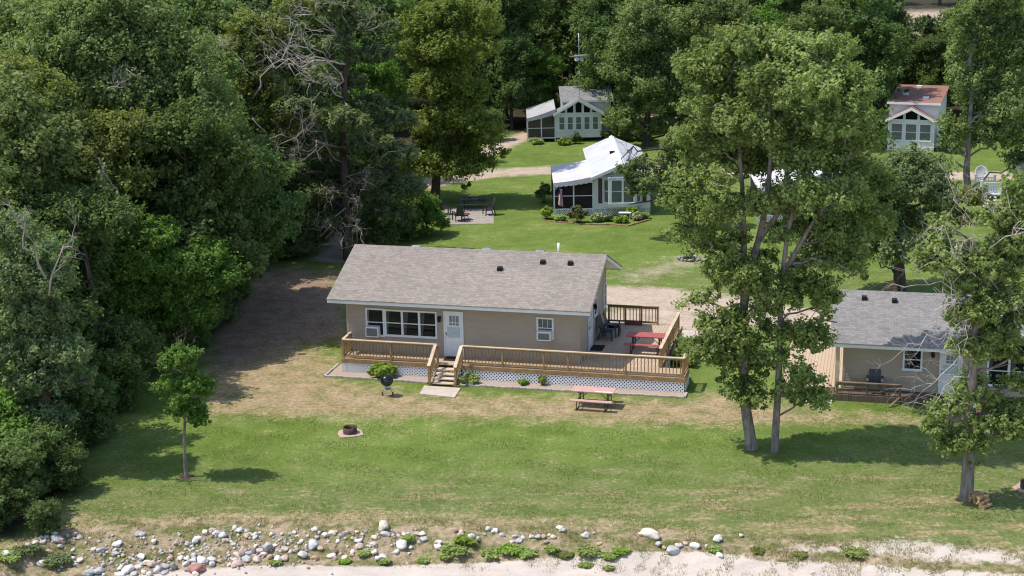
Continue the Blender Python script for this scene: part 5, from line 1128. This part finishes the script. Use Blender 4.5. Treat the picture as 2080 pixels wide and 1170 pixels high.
for o, txt in WOOD:
    sp = species(o) or ''; col = {'dark_wood_leaf': 'dark green', 'maple_leaf': 'fresh green', 'oak_leaf': 'grey green', 'pine_needle': 'ragged', 'yellowish_maple_leaf': 'yellow green', 'grey_green_leaf': 'silvery'}.get(sp, 'green')
    nm = 'pine' if o.name.startswith('pine') else ('shrub' if o.name.startswith('shrub') else 'tree')
    by.setdefault((col, nm, txt), []).append(o)
for (col, nm, txt), os_ in by.items():
    os_.sort(key=lambda o: o.location.x / o.location.y)
    for i, o in enumerate(os_):
        lab = '%s %s %s' % (col, nm, txt)
        if len(os_) > 1: lab += ', ' + (ORD[i] if i < len(ORD) - 1 else 'eastmost')
        o['label'] = ' '.join(lab.replace('yellow green', 'yellowgreen').split()[:16]); o['category'] = 'shrub' if nm == 'shrub' else 'tree'; o['group'] = 'shrubs at the edge of the wood' if nm == 'shrub' else 'trees of the wood'
for s_ in SL + SH:
    if s_.name not in used:
        for c_ in KIDS.get(s_.name, []): bpy.data.objects.remove(c_)
        bpy.data.objects.remove(s_)

# ------------------------------------------------------------------ rocks of the shore bank
def rock_mesh(seed):
    rg = np.random.default_rng(seed); import bmesh
    bm = bmesh.new(); bmesh.ops.create_icosphere(bm, subdivisions=3, radius=.5)
    ax = rg.normal(size=(9, 3)); ax /= np.linalg.norm(ax, axis=1)[:, None]; off = rg.uniform(.27, .42, 9)
    for v in bm.verts:
        p = np.array(v.co)
        for a, o in zip(ax, off):
            d = p @ a - o
            if d > 0: p = p - a * d * .9
        p = p * (1 + .09 * math.sin(p[0] * 9 + seed) * math.cos(p[1] * 8 + seed) + .05 * math.sin(p[2] * 14 + p[0] * 6)); v.co = p * np.array([1.08, .95, .80])
    me = bpy.data.meshes.new('shore_rock'); bm.to_mesh(me); bm.free(); me.polygons.foreach_set('use_smooth', [True] * len(me.polygons)); me.materials.append(MAT['rock']); return me
RM = [rock_mesh(k) for k in range(7)]
COL = {'c': ('cream', (.60, .52, .43)), 'w': ('white', (.70, .66, .60)), 'g': ('grey', (.43, .415, .405)), 'p': ('pinkish', (.52, .39, .335)), 't': ('tan', (.50, .36, .23)), 'd': ('dark grey', (.13, .13, .14)), 'r': ('reddish', (.40, .20, .175)), 'b': ('bluish', (.45, .46, .475)), 'k': ('brown', (.20, .13, .09))}
ROCKS = """57 1107 10c 72 1103 12c 86 1104 10c 91 1097 8p 120 1098 18p 124 1112 9w 97 1127 11g 115 1126 20g 14 1137 18w 85 1152 17c 150 1125 9c 190 1118 10c 205 1120 15g 239 1123 16w 285 1110 16g 314 1114 10c 358 1115 11p 397 1103 19w 286 1132 15w 148 1135 8w 154 1147 8w 182 1162 21g 202 1160 20b 243 1154 14w 260 1157 22w 281 1153 14c 299 1143 18c 311 1146 22p 320 1158 20g 336 1150 16g 353 1151 17d 335 1163 13g 293 1163 11c 367 1134 13c 380 1135 15w 378 1145 15w 392 1140 12w 396 1148 17g 394 1131 10c 395 1156 26r 243 1168 16w 398 1166 12c 272 1166 15g 303 1166 13c 162 1098 9p
403 1102 14w 418 1098 11c 434 1105 13p 452 1106 17b 437 1094 10c 457 1092 8t 478 1097 13g 489 1101 14w 488 1084 8c 502 1097 11g 502 1108 14t 518 1091 15w 528 1086 7w 518 1101 10w 508 1090 10p 475 1117 9g 481 1127 14c 492 1122 21p 505 1124 11g 517 1123 13d 519 1113 9w 528 1119 15p 543 1112 24g 535 1127 13c 500 1136 18g 522 1136 20p 549 1131 13t 565 1135 17w 580 1134 17p 578 1120 15c 559 1113 7w 409 1138 20w 430 1137 18g 447 1140 13t 480 1145 23p 478 1137 10c 430 1146 14g 406 1155 18r 589 1085 9g 598 1082 8c 612 1110 9w 636 1119 25b 616 1131 20g 650 1126 11p 640 1134 14t 673 1129 14w 641 1090 11c 654 1083 7d 662 1090 12c 675 1088 14c 661 1102 8c 686 1109 8w 695 1103 9g 704 1086 10p 728 1103 12w 717 1105 8t 730 1119 18p 725 1081 8c 700 1133 13c 714 1129 9t 758 1112 14c 760 1096 12c 779 1092 26c 784 1109 16g 761 1124 14w 769 1135 14w 737 1090 9p 552 1098 8c
817 1119 26w 805 1132 13w 822 1098 10c 890 1112 17w 892 1105 10w 935 1094 15p 938 1081 12p 956 1096 18w 1007 1078 13w 992 1093 9c 1040 1102 10c 1055 1100 12g 1063 1097 9w 1079 1096 8c 1093 1099 15g 1092 1112 15k 1110 1104 10p 1138 1099 14w 1145 1105 10g 1115 1093 7c 1189 1090 16w 1206 1084 6c 1217 1107 10t 1321 1107 31c 1338 1126 15g 1367 1130 25g 1378 1110 13c 849 1106 10p 864 1107 8t 834 1116 9w
1457 1097 20w 1382 1113 11g 1411 1126 17w 1392 1118 9p 1462 1129 12w 1506 1088 9c 1434 1110 8c 1404 1108 7g 1349 1118 9t 1301 1112 8c"""
toks = [t_ for ln in ROCKS.split('\n') for t_ in ln.split()]
rr_ = random.Random(3); RK = {}
ZN = [(150, 'at the corner under the wood'), (330, 'below the shaded lawn corner'), (470, 'below the young maple'), (600, 'left of the fire ring'), (760, 'below the fire ring'), (900, 'below the kettle grill'), (1130, 'below the cottage door wall'), (1290, 'below the pink picnic table'), (1400, 'below the deck end'), (3000, 'below the twin trunk trees')]
for a, b_, c_ in zip(toks[0::3], toks[1::3], [None] * 0 or toks[2::3]):
    pass
i = 0
rows = []
rx_ = random.Random(12)
def rock_y(px): return np.interp(px, [60, 160, 260, 400, 520, 700, 850, 1000, 1150], [1110, 1125, 1145, 1125, 1118, 1115, 1110, 1098, 1102])
for k in range(104):
    px = rx_.choice([rx_.uniform(230, 620), rx_.uniform(380, 820), rx_.uniform(60, 300), rx_.uniform(820, 1150)]); py = rock_y(px) + rx_.gauss(0, 15 if px < 800 else 6)
    rows.append((px, min(py, 1166), rx_.choice([6, 7, 8, 9, 10, 12]), rx_.choice('ccptgggwtbk')))
for a in range(0, len(toks), 3): rows.append((int(toks[a]), int(toks[a + 1]), int(toks[a + 2][:-1]), toks[a + 2][-1]))
for k, (px, py, sz, ck) in enumerate(rows):
    p = G(px, py + sz * .30); s = FPX / math.sqrt(p.x ** 2 + p.y ** 2 + (p.z - CAMH) ** 2); d = sz / s * (1.12 if sz > 12 else 1.28)
    o = link(bpy.data.objects.new('shore_rock', RM[k % 7])); cn, cc = COL[ck]
    el = rr_.uniform(.85, 1.25); o.scale = (d * el, d / el, d * rr_.uniform(.75, 1.0)); o.rotation_euler = (rr_.uniform(-.25, .25), rr_.uniform(-.25, .25), rr_.random() * 6.28)
    o.location = (p.x, p.y + d * .15, p.z + d * .20); v = rr_.uniform(.85, 1.12); o.color = tuple(min(.74, q_ * v * 1.08) for q_ in cc) + (1,)
    z_ = next(t_ for lim, t_ in ZN if px < lim); size = 'large' if sz >= 20 else ('medium' if sz >= 13 else 'small')
    RK.setdefault((size, cn, z_), []).append((px, o)); o['category'] = 'rock'; o['group'] = 'rocks along the shore bank'
N1 = ['first', 'second', 'third', 'fourth', 'fifth', 'sixth', 'seventh', 'eighth', 'ninth', 'tenth', 'eleventh', 'twelfth', 'thirteenth', 'fourteenth', 'fifteenth', 'sixteenth', 'seventeenth', 'eighteenth', 'nineteenth', 'twentieth']
for (size, cn, z_), li in RK.items():
    li.sort(key=lambda q: q[0])
    for k, (_, o) in enumerate(li):
        o['label'] = '%s %s rock on the bank %s' % (size, cn, z_) + ('' if len(li) == 1 else (', %s from the west' % N1[min(k, 19)]))
# fire pit of field stones behind the cottage
sp_ = thing('stone_fire_pit', 'round fire pit of pale field stones on the back lawn', 'fire pit', G0(1400, 527))
for k in range(15):
    a = k / 15 * 6.283; o = link(bpy.data.objects.new('stone', RM[k % 7])); adopt(o, sp_); d = .20 + .16 * ((k * 7) % 5) / 5
    rq = .50 + .14 * ((k * 11) % 6) / 6; o.location = (rq * math.cos(a), rq * math.sin(a), .07); o.scale = (d, d, d * .85); o.rotation_euler = (0, 0, a * 2); q = .9 + .2 * ((k * 3) % 7) / 7; q *= .45 + .55 * ((k * 5) % 4) / 4; o.color = (.40 * q, .37 * q, .34 * q, 1)
m = MB(); m.lathe([(.45, .0), (.40, .05), (.15, .08), (.0, .09)], 0, 0, 16, False); m.build('ash', MAT['dark'], sp_)

# firewood
def firewood(label, loc, rz, n, seed, ln=.42):
    t_ = thing('firewood_heap', label, 'firewood', loc, rz); rg = random.Random(seed); lay = 0; k = 0; per = max(2, int(n / 3) + 1); z = .07
    while k < n:
        for j in range(max(1, per - lay)):
            if k >= n: break
            r = rg.uniform(.055, .085); m = MB(); x = (j - (per - lay) / 2) * .16 + .03 * lay; a = rg.uniform(-.35, .35); dx, dy = ln / 2 * math.cos(a), ln / 2 * math.sin(a)
            poly = [(r * math.cos(q), r * math.sin(q)) for q in (0, .9, 1.8, 2.7, 3.9, 5.1)]
            e = Vector((-math.sin(a), math.cos(a), 0)); m.extr([Vector((0, 0, 0)) + e * p_[0] + Vector((0, 0, p_[1])) for p_ in poly], (-dx, -dy + x, z), (dx, dy + x, z + rg.uniform(-.02, .03))); m.build('log', MAT['log'], t_); k += 1
        lay += 1; z += .125
    return t_
p = G(1986, 1022); firewood('heap of split firewood on the grass at the foot of the tree with dead limbs', (p.x, p.y, p.z), R(25), 15, 5)
p = G0(1808, 590); firewood('pale firewood stack against the black trunk behind the second cottage', (p.x, p.y, 0), R(10), 14, 6, .5)

# ------------------------------------------------------------------ garden and shore plants
def plant(name, label, cat, loc, r, h, leafm, seed, n=14, per=60, leaf=.10, group=None, aspect=2.2, up=.6, blooms=None, cr=.38):
    rg = np.random.default_rng(seed); t_ = thing(name, label, cat, tuple(loc), 0, group)
    C = []
    for k in range(n):
        a = rg.random() * 6.28; q = math.sqrt(rg.random()) * r * .75; hh = h * (.35 + .5 * (1 - q / r)) * rg.uniform(.7, 1.1); C.append((q * math.cos(a), q * math.sin(a), hh, r * cr, r * cr, h * .30, rg.random()))
    leaves('foliage', C, LEAF[leafm], t_, leaf * 1.25, per, seed, up=up + .5, aspect=aspect, droop=.1, shell=.3, tufts=5, tuft_r=.5)
    m = MB()
    for k in range(min(n, 9)): c = C[k]; m.tube([(c[0] * .2, c[1] * .2, -.03), (c[0] * .7, c[1] * .7, c[2] * .6), (c[0], c[1], c[2])], [.012, .010, .006], 4)
    m.build('stem', MAT['bark_dark'], t_)
    if blooms:
        m = MB()
        for k in range(blooms[1]): c = C[k % n]; x, y, z = c[0] + rg.normal() * r * .2, c[1] + rg.normal() * r * .2, c[2] + h * .25; m.lathe([(.0, z), (.055, z + .02), (.04, z + .06), (.0, z + .07)], x, y, 7, False)
        m.build('blossom', MAT[blooms[0]], t_)
    return t_
MAT['bloom_red'] = simple('red_blossom', (.62, .05, .03), (.5, .04, .03), 4, .7, .2, 0); MAT['bloom_white'] = simple('white_blossom', (.8, .78, .75), (.7, .68, .66), 4, .7, .2, 0); MAT['bloom_orange'] = simple('orange_blossom', (.7, .17, .04), (.6, .13, .03), 4, .7, .2, 0); MAT['bloom_yellow'] = simple('yellow_blossom', (.65, .48, .06), (.55, .4, .05), 4, .7, .2, 0)
plant('leafy_plant', 'lime green arching plant in the gravel bed behind the kettle grill', 'plant', hw(2.15, -1.55), .55, .55, 'hosta', 501, 22, 80, .12, aspect=3.0)
plant('leafy_plant', 'green bedding plant beside the right foot of the deck steps', 'plant', hw(6.3, -1.58), .48, .36, 'weed', 502, 16, 70, .09)
plant('leafy_plant', 'small green plant in the gravel under the deck railing, behind the pink table', 'plant', hw(8.75, -1.5), .26, .22, 'hosta', 503, 9, 45, .08)
plant('leafy_plant', 'tiny green sprig climbing the lattice east of the pink picnic table bed', 'plant', hw(9.6, -1.38), .20, .45, 'weed', 504, 8, 40, .07)
plant('leafy_plant', 'tangled green plants along the lattice beside the deck landing', 'plant', hw(15.3, 3.0), .75, .5, 'weed', 505, 22, 80, .10)
plant('leafy_plant', 'pale green plants behind the deck landing, near the small slab', 'plant', hw(15.4, 4.9), .7, .45, 'grey', 506, 22, 80, .10)
for k, (px, py, r, h, lf, lab, bl) in enumerate([
    (1172, 452, .75, 1.25, 'bronze', 'round bronze green shrub before the screened porch of the white trailer', None), (1112, 445, .5, .95, 'hosta', 'lime green shrub at the corner of the flower bed of the white trailer', ('bloom_orange', 5)),
    (1136, 449, .5, .4, 'weed', 'low green plant under the porch lattice of the white trailer', None), (1214, 450, .55, .55, 'variegated', 'cream edged leafy plant in the middle of the white trailer bed', None),
    (1236, 449, .35, .5, 'grey', 'dark green plant with white blooms left of the white step bench', ('bloom_white', 6)), (1262, 452, .5, .42, 'hosta', 'lime plant in front of the white step bench', None), (1282, 441, .42, .8, 'hosta', 'tall lime plant right of the white step bench', None),
    (1296, 447, .45, .55, 'variegated', 'pale leafed plant with a white bloom near the bed corner of the white trailer', ('bloom_white', 4)), (1310, 444, .38, .4, 'weed', 'green plant at the east corner of the white trailer bed', None),
    (1106, 412, .6, 1.5, 'dark', 'tall dark shrub with red blooms beside the porch of the white trailer', ('bloom_red', 8)),
    (1170, 292, .55, 1.1, 'grey', 'leafy shrub before the glass front of the pale trailer', None), (1145, 294, .6, .6, 'hosta', 'low yellow flowering shrub before the pale trailer', ('bloom_yellow', 9)), (1090, 292, .7, .5, 'weed', 'low flower border under the brown screened porch', ('bloom_yellow', 5)),
    (1590, 468, .5, .6, 'weed', 'potted looking plant with red blooms by the dark porch behind the lawn pair', ('bloom_red', 14)), (1575, 464, .45, .6, 'hosta', 'yellow green plant by the dark porch behind the lawn pair', ('bloom_yellow', 8)),
    (1935, 432, .5, .7, 'weed', 'garden plant with orange blooms near the satellite dish', ('bloom_orange', 14)), (1925, 436, .45, .7, 'grey', 'garden plant with white blooms near the satellite dish', ('bloom_white', 12)), (1700, 430, .6, .8, 'weed', 'low shrub beside the trailer behind the lawn pair', None)]):
    p = G0(px, py); plant('garden_plant', lab, 'plant', p, r * .85, h * .82, lf, 520 + k, 18, 70, .13, 'garden plants', blooms=bl)
for k, (px, py, r, h, lf, lab) in enumerate([
    (925, 1128, .50, .42, 'weed', 'big bright weed clump on the sand below the grill, the largest there'), (948, 1122, .40, .34, 'hosta', 'bright weed clump touching the big clump on its east side'), (905, 1138, .22, .26, 'weed', 'low weed clump at the west foot of the big clump'),
    (1000, 1128, .48, .24, 'weed', 'wide low weed clump on the sand east of the big clump'), (1040, 1124, .45, .26, 'hosta', 'spreading weed clump on the sand below the grey pebbles'), (1070, 1126, .40, .22, 'weed', 'weed clump on the sand below the brown rock'),
    (1120, 1132, .26, .14, 'weed', 'small weed tuft on open sand between two wider clumps'), (1150, 1132, .30, .16, 'oak_y', 'yellowish weed tuft on open sand below the pink table'), (1195, 1130, .42, .22, 'weed', 'weed clump on the sand straight below the pink table'), (1240, 1132, .38, .16, 'weed', 'flat weed clump on the sand left of the big cream rock'), (1262, 1134, .30, .16, 'hosta', 'lime weed tuft on the sand beside the flat clump'),
    (1192, 1150, .26, .12, 'weed', 'lone weed tuft lowest on the sand below the pink table'), (1236, 1156, .18, .10, 'weed', 'tiny weed tuft alone near the bottom of the sand'), (860, 1140, .22, .2, 'weed', 'weed clump at the sand edge below the kettle grill'), (780, 1142, .22, .2, 'weed', 'weed clump at the sand edge below the fire ring'), (700, 1142, .22, .2, 'hosta', 'lime weed clump among rocks below the fire ring'), (830, 1110, .22, .28, 'hosta', 'bright weed between white rocks below the kettle grill'), (740, 1132, .22, .22, 'weed', 'weed between rocks just left of the lime clump end'), (560, 1144, .22, .16, 'weed', 'weed clump below the pile of shore stones'), (20, 1150, .60, .34, 'weed', 'bright weeds at the very corner of the shore'), (60, 1150, .55, .34, 'grey', 'grey green weeds beside the corner shore weeds'), (120, 1150, .55, .32, 'grey', 'grey green weeds between the corner rocks'), (1450, 1118, .24, .2, 'weed', 'small weed beside the white rock below the twin trunk trees'),
    (1540, 1120, .26, .10, 'oak_y', 'brown tuft on the sand below the twin trunk trees'), (1625, 1128, .26, .10, 'oak_y', 'brown tuft at the torn sand edge, west one'), (1740, 1130, .40, .12, 'weed', 'grey tuft on the torn sand edge, below the firewood')]):
    p = G(px, py); plant('weed_clump', lab, 'weed', p, r * 1.12, h * .40, lf, 560 + k, 40, 15, .075, 'weeds on the shore', up=2.0, cr=.20)
# grass blades of the bank and longer tufts of the lawn: one mass
def grass_mass(name, label, seed, pts, hmin, hmax, wd, mat):
    rg = np.random.default_rng(seed); n = len(pts); P = pts
    a = rg.random(n) * 6.283; h = hmin + (hmax - hmin) * rg.random(n) ** 1.6; ln = rg.uniform(.3, .9, n) * h
    dx, dy = np.cos(a), np.sin(a); b1 = P + np.stack([-dy * wd, dx * wd, np.full(n, -.01)], 1); b2 = P + np.stack([dy * wd, -dx * wd, np.full(n, -.01)], 1); tip = P + np.stack([dx * ln, dy * ln, h], 1)
    v = np.stack([b1, b2, tip], 1).reshape(-1, 3); me = bpy.data.meshes.new(name); me.vertices.add(3 * n); me.vertices.foreach_set('co', v.astype(np.float32).ravel())
    me.loops.add(3 * n); me.loops.foreach_set('vertex_index', np.arange(3 * n, dtype=np.int32)); me.polygons.add(n); me.polygons.foreach_set('loop_start', (np.arange(n) * 3).astype(np.int32)); me.update(calc_edges=True)
    at_ = me.attributes.new('tint', 'FLOAT', 'POINT'); at_.data.foreach_set('value', np.repeat(np.clip(.5 + .22 * rg.normal(size=n) + .25 * np.sin(P[:, 0] * 1.9) * np.sin(P[:, 1] * 2.7 + P[:, 0]), 0, 1), 3).astype(np.float32))
    me.materials.append(LEAF[mat]); return tag(link(bpy.data.objects.new(name, me)), label, 'grass', None, 'stuff')
rg = np.random.default_rng(77); N = 60000
x = rg.uniform(-18, 14, N); yb_ = np.interp(x, BX, BY); y = yb_ - rg.uniform(-.5, 2.4, N) ; clump = np.sin(x * 3.1 + 1.7 * np.sin(y * 2.3)) + np.sin(y * 5.1 + x * 1.3) + .8 * np.sin(x * 8.3 - y * 3.0)
keep = (clump > -.1) & (rg.random(N) < np.interp(yb_ - y, [-.5, .2, 1.6, 2.4], [.25, .9, .9, .15])); P = np.stack([x, y, terrain(x, y)], 1)[keep]
grass_mass('bank_grass', 'rough grass tufts growing between the rocks of the bank', 3, P, .03, .13, .010, 'grass')
N = 26000; x = rg.uniform(9, 22, N); yb_ = np.interp(x, BX, BY); y = yb_ - rg.uniform(-.6, 3.0, N); clump = np.sin(x * 2.3 + 2 * np.sin(y * 1.9)) + np.sin(y * 4.1 + x * 1.9) + .9 * np.sin(x * 6.3 - y * 5.0)
keep = (clump > .55) & (rg.random(N) < np.interp(yb_ - y, [-.6, .5, 2.0, 3.0], [.6, .9, .6, .2])); P = np.stack([x, y, terrain(x, y)], 1)[keep]
grass_mass('sand_edge_grass', 'thin grass tufts along the torn edge of the sand', 4, P, .04, .14, .010, 'grass')

# small pebbles between the rocks, clover in the lawn and lawn tufts: masses nobody could count
def pebbles(seed, n):
    rg = np.random.default_rng(seed); px = np.concatenate([rg.uniform(200, 640, n // 2), rg.uniform(60, 850, n - n // 2)]); ic = np.array([(math.cos(a) * math.cos(e), math.sin(a) * math.cos(e), math.sin(e)) for e in (-.5, .5) for a in (0, 1.26, 2.51, 3.77, 5.03)] + [(0, 0, 1), (0, 0, -1)])
    fc = [(5 + i, 5 + (i + 1) % 5, 10) for i in range(5)] + [(i, (i + 1) % 5, 5 + (i + 1) % 5) for i in range(5)] + [(i, 5 + (i + 1) % 5, 5 + i) for i in range(5)]
    m = MB(); m.smooth = True
    for x in px:
        p = G(x, min(1168, rock_y(x) + rg.normal() * 17)); r = rg.uniform(.025, .075); q = ic * r * np.array([rg.uniform(.8, 1.3), rg.uniform(.8, 1.2), .75]); a = rg.random() * 6.28; c, s_ = math.cos(a), math.sin(a); m.mi = int(rg.integers(0, 4))
        m.add([(p.x + v[0] * c - v[1] * s_, p.y + v[0] * s_ + v[1] * c, p.z + r * .3 + v[2]) for v in q], fc)
    return m
pm_ = [simple('pebble_' + k, c, tuple(q * .8 for q in c), 9, .9, .15, 0) for k, c in (('cream', (.52, .45, .37)), ('grey', (.33, .32, .32)), ('tan', (.40, .31, .23)), ('pale', (.58, .55, .50)))]
tag(pebbles(8, 750).build('shore_pebbles', pm_), 'loose pebbles and gravel between the rocks of the shore bank', 'pebbles', None, 'stuff')
rg = np.random.default_rng(91); N = 150000
x = rg.uniform(-19, 24, N); y = rg.uniform(50.5, 64, N); ppx, ppy = project(x, y, 0 * x); yb_ = np.interp(x, BX, BY)
dryk = soft(poly_sd(ppx, ppy, DRY), 40); keep = (y > yb_ + .15) & (rg.random(N) > dryk * .8) & (np.sin(x * 1.7 + 2 * np.sin(y * 1.1)) + np.sin(y * 2.9 + x) + rg.normal(size=N) * .9 > .35) & (poly_sd(ppx, ppy, FOREST) < 20)
P = np.stack([x, y, terrain(x, y)], 1)[keep]
grass_mass('lawn_grass', 'short uneven grass tufts of the front lawn', 5, P, .025, .075, .014, 'lawn')
def specks(seed, n):
    rg = np.random.default_rng(seed); m = MB()
    for _ in range(n):
        px, py = rg.uniform(430, 1480), rg.normal(905, 30)
        if py < 850 or math.sin(px * .021) + math.sin(py * .09 + px * .013) + rg.normal() * .7 < .2: continue
        p = G0(px, py); r = rg.uniform(.006, .012); z = rg.uniform(.05, .08)
        m.add([(p.x - r, p.y, z), (p.x, p.y - r, z), (p.x + r, p.y, z), (p.x, p.y + r, z), (p.x, p.y, z + r), (p.x, p.y, z - r)], [(0, 1, 4), (1, 2, 4), (2, 3, 4), (3, 0, 4), (1, 0, 5), (2, 1, 5), (3, 2, 5), (0, 3, 5)])
    return m
tag(specks(6, 2600).build('clover_blossom', MAT['bloom_white']), 'tiny white clover heads scattered through the front lawn', 'clover', None, 'stuff')
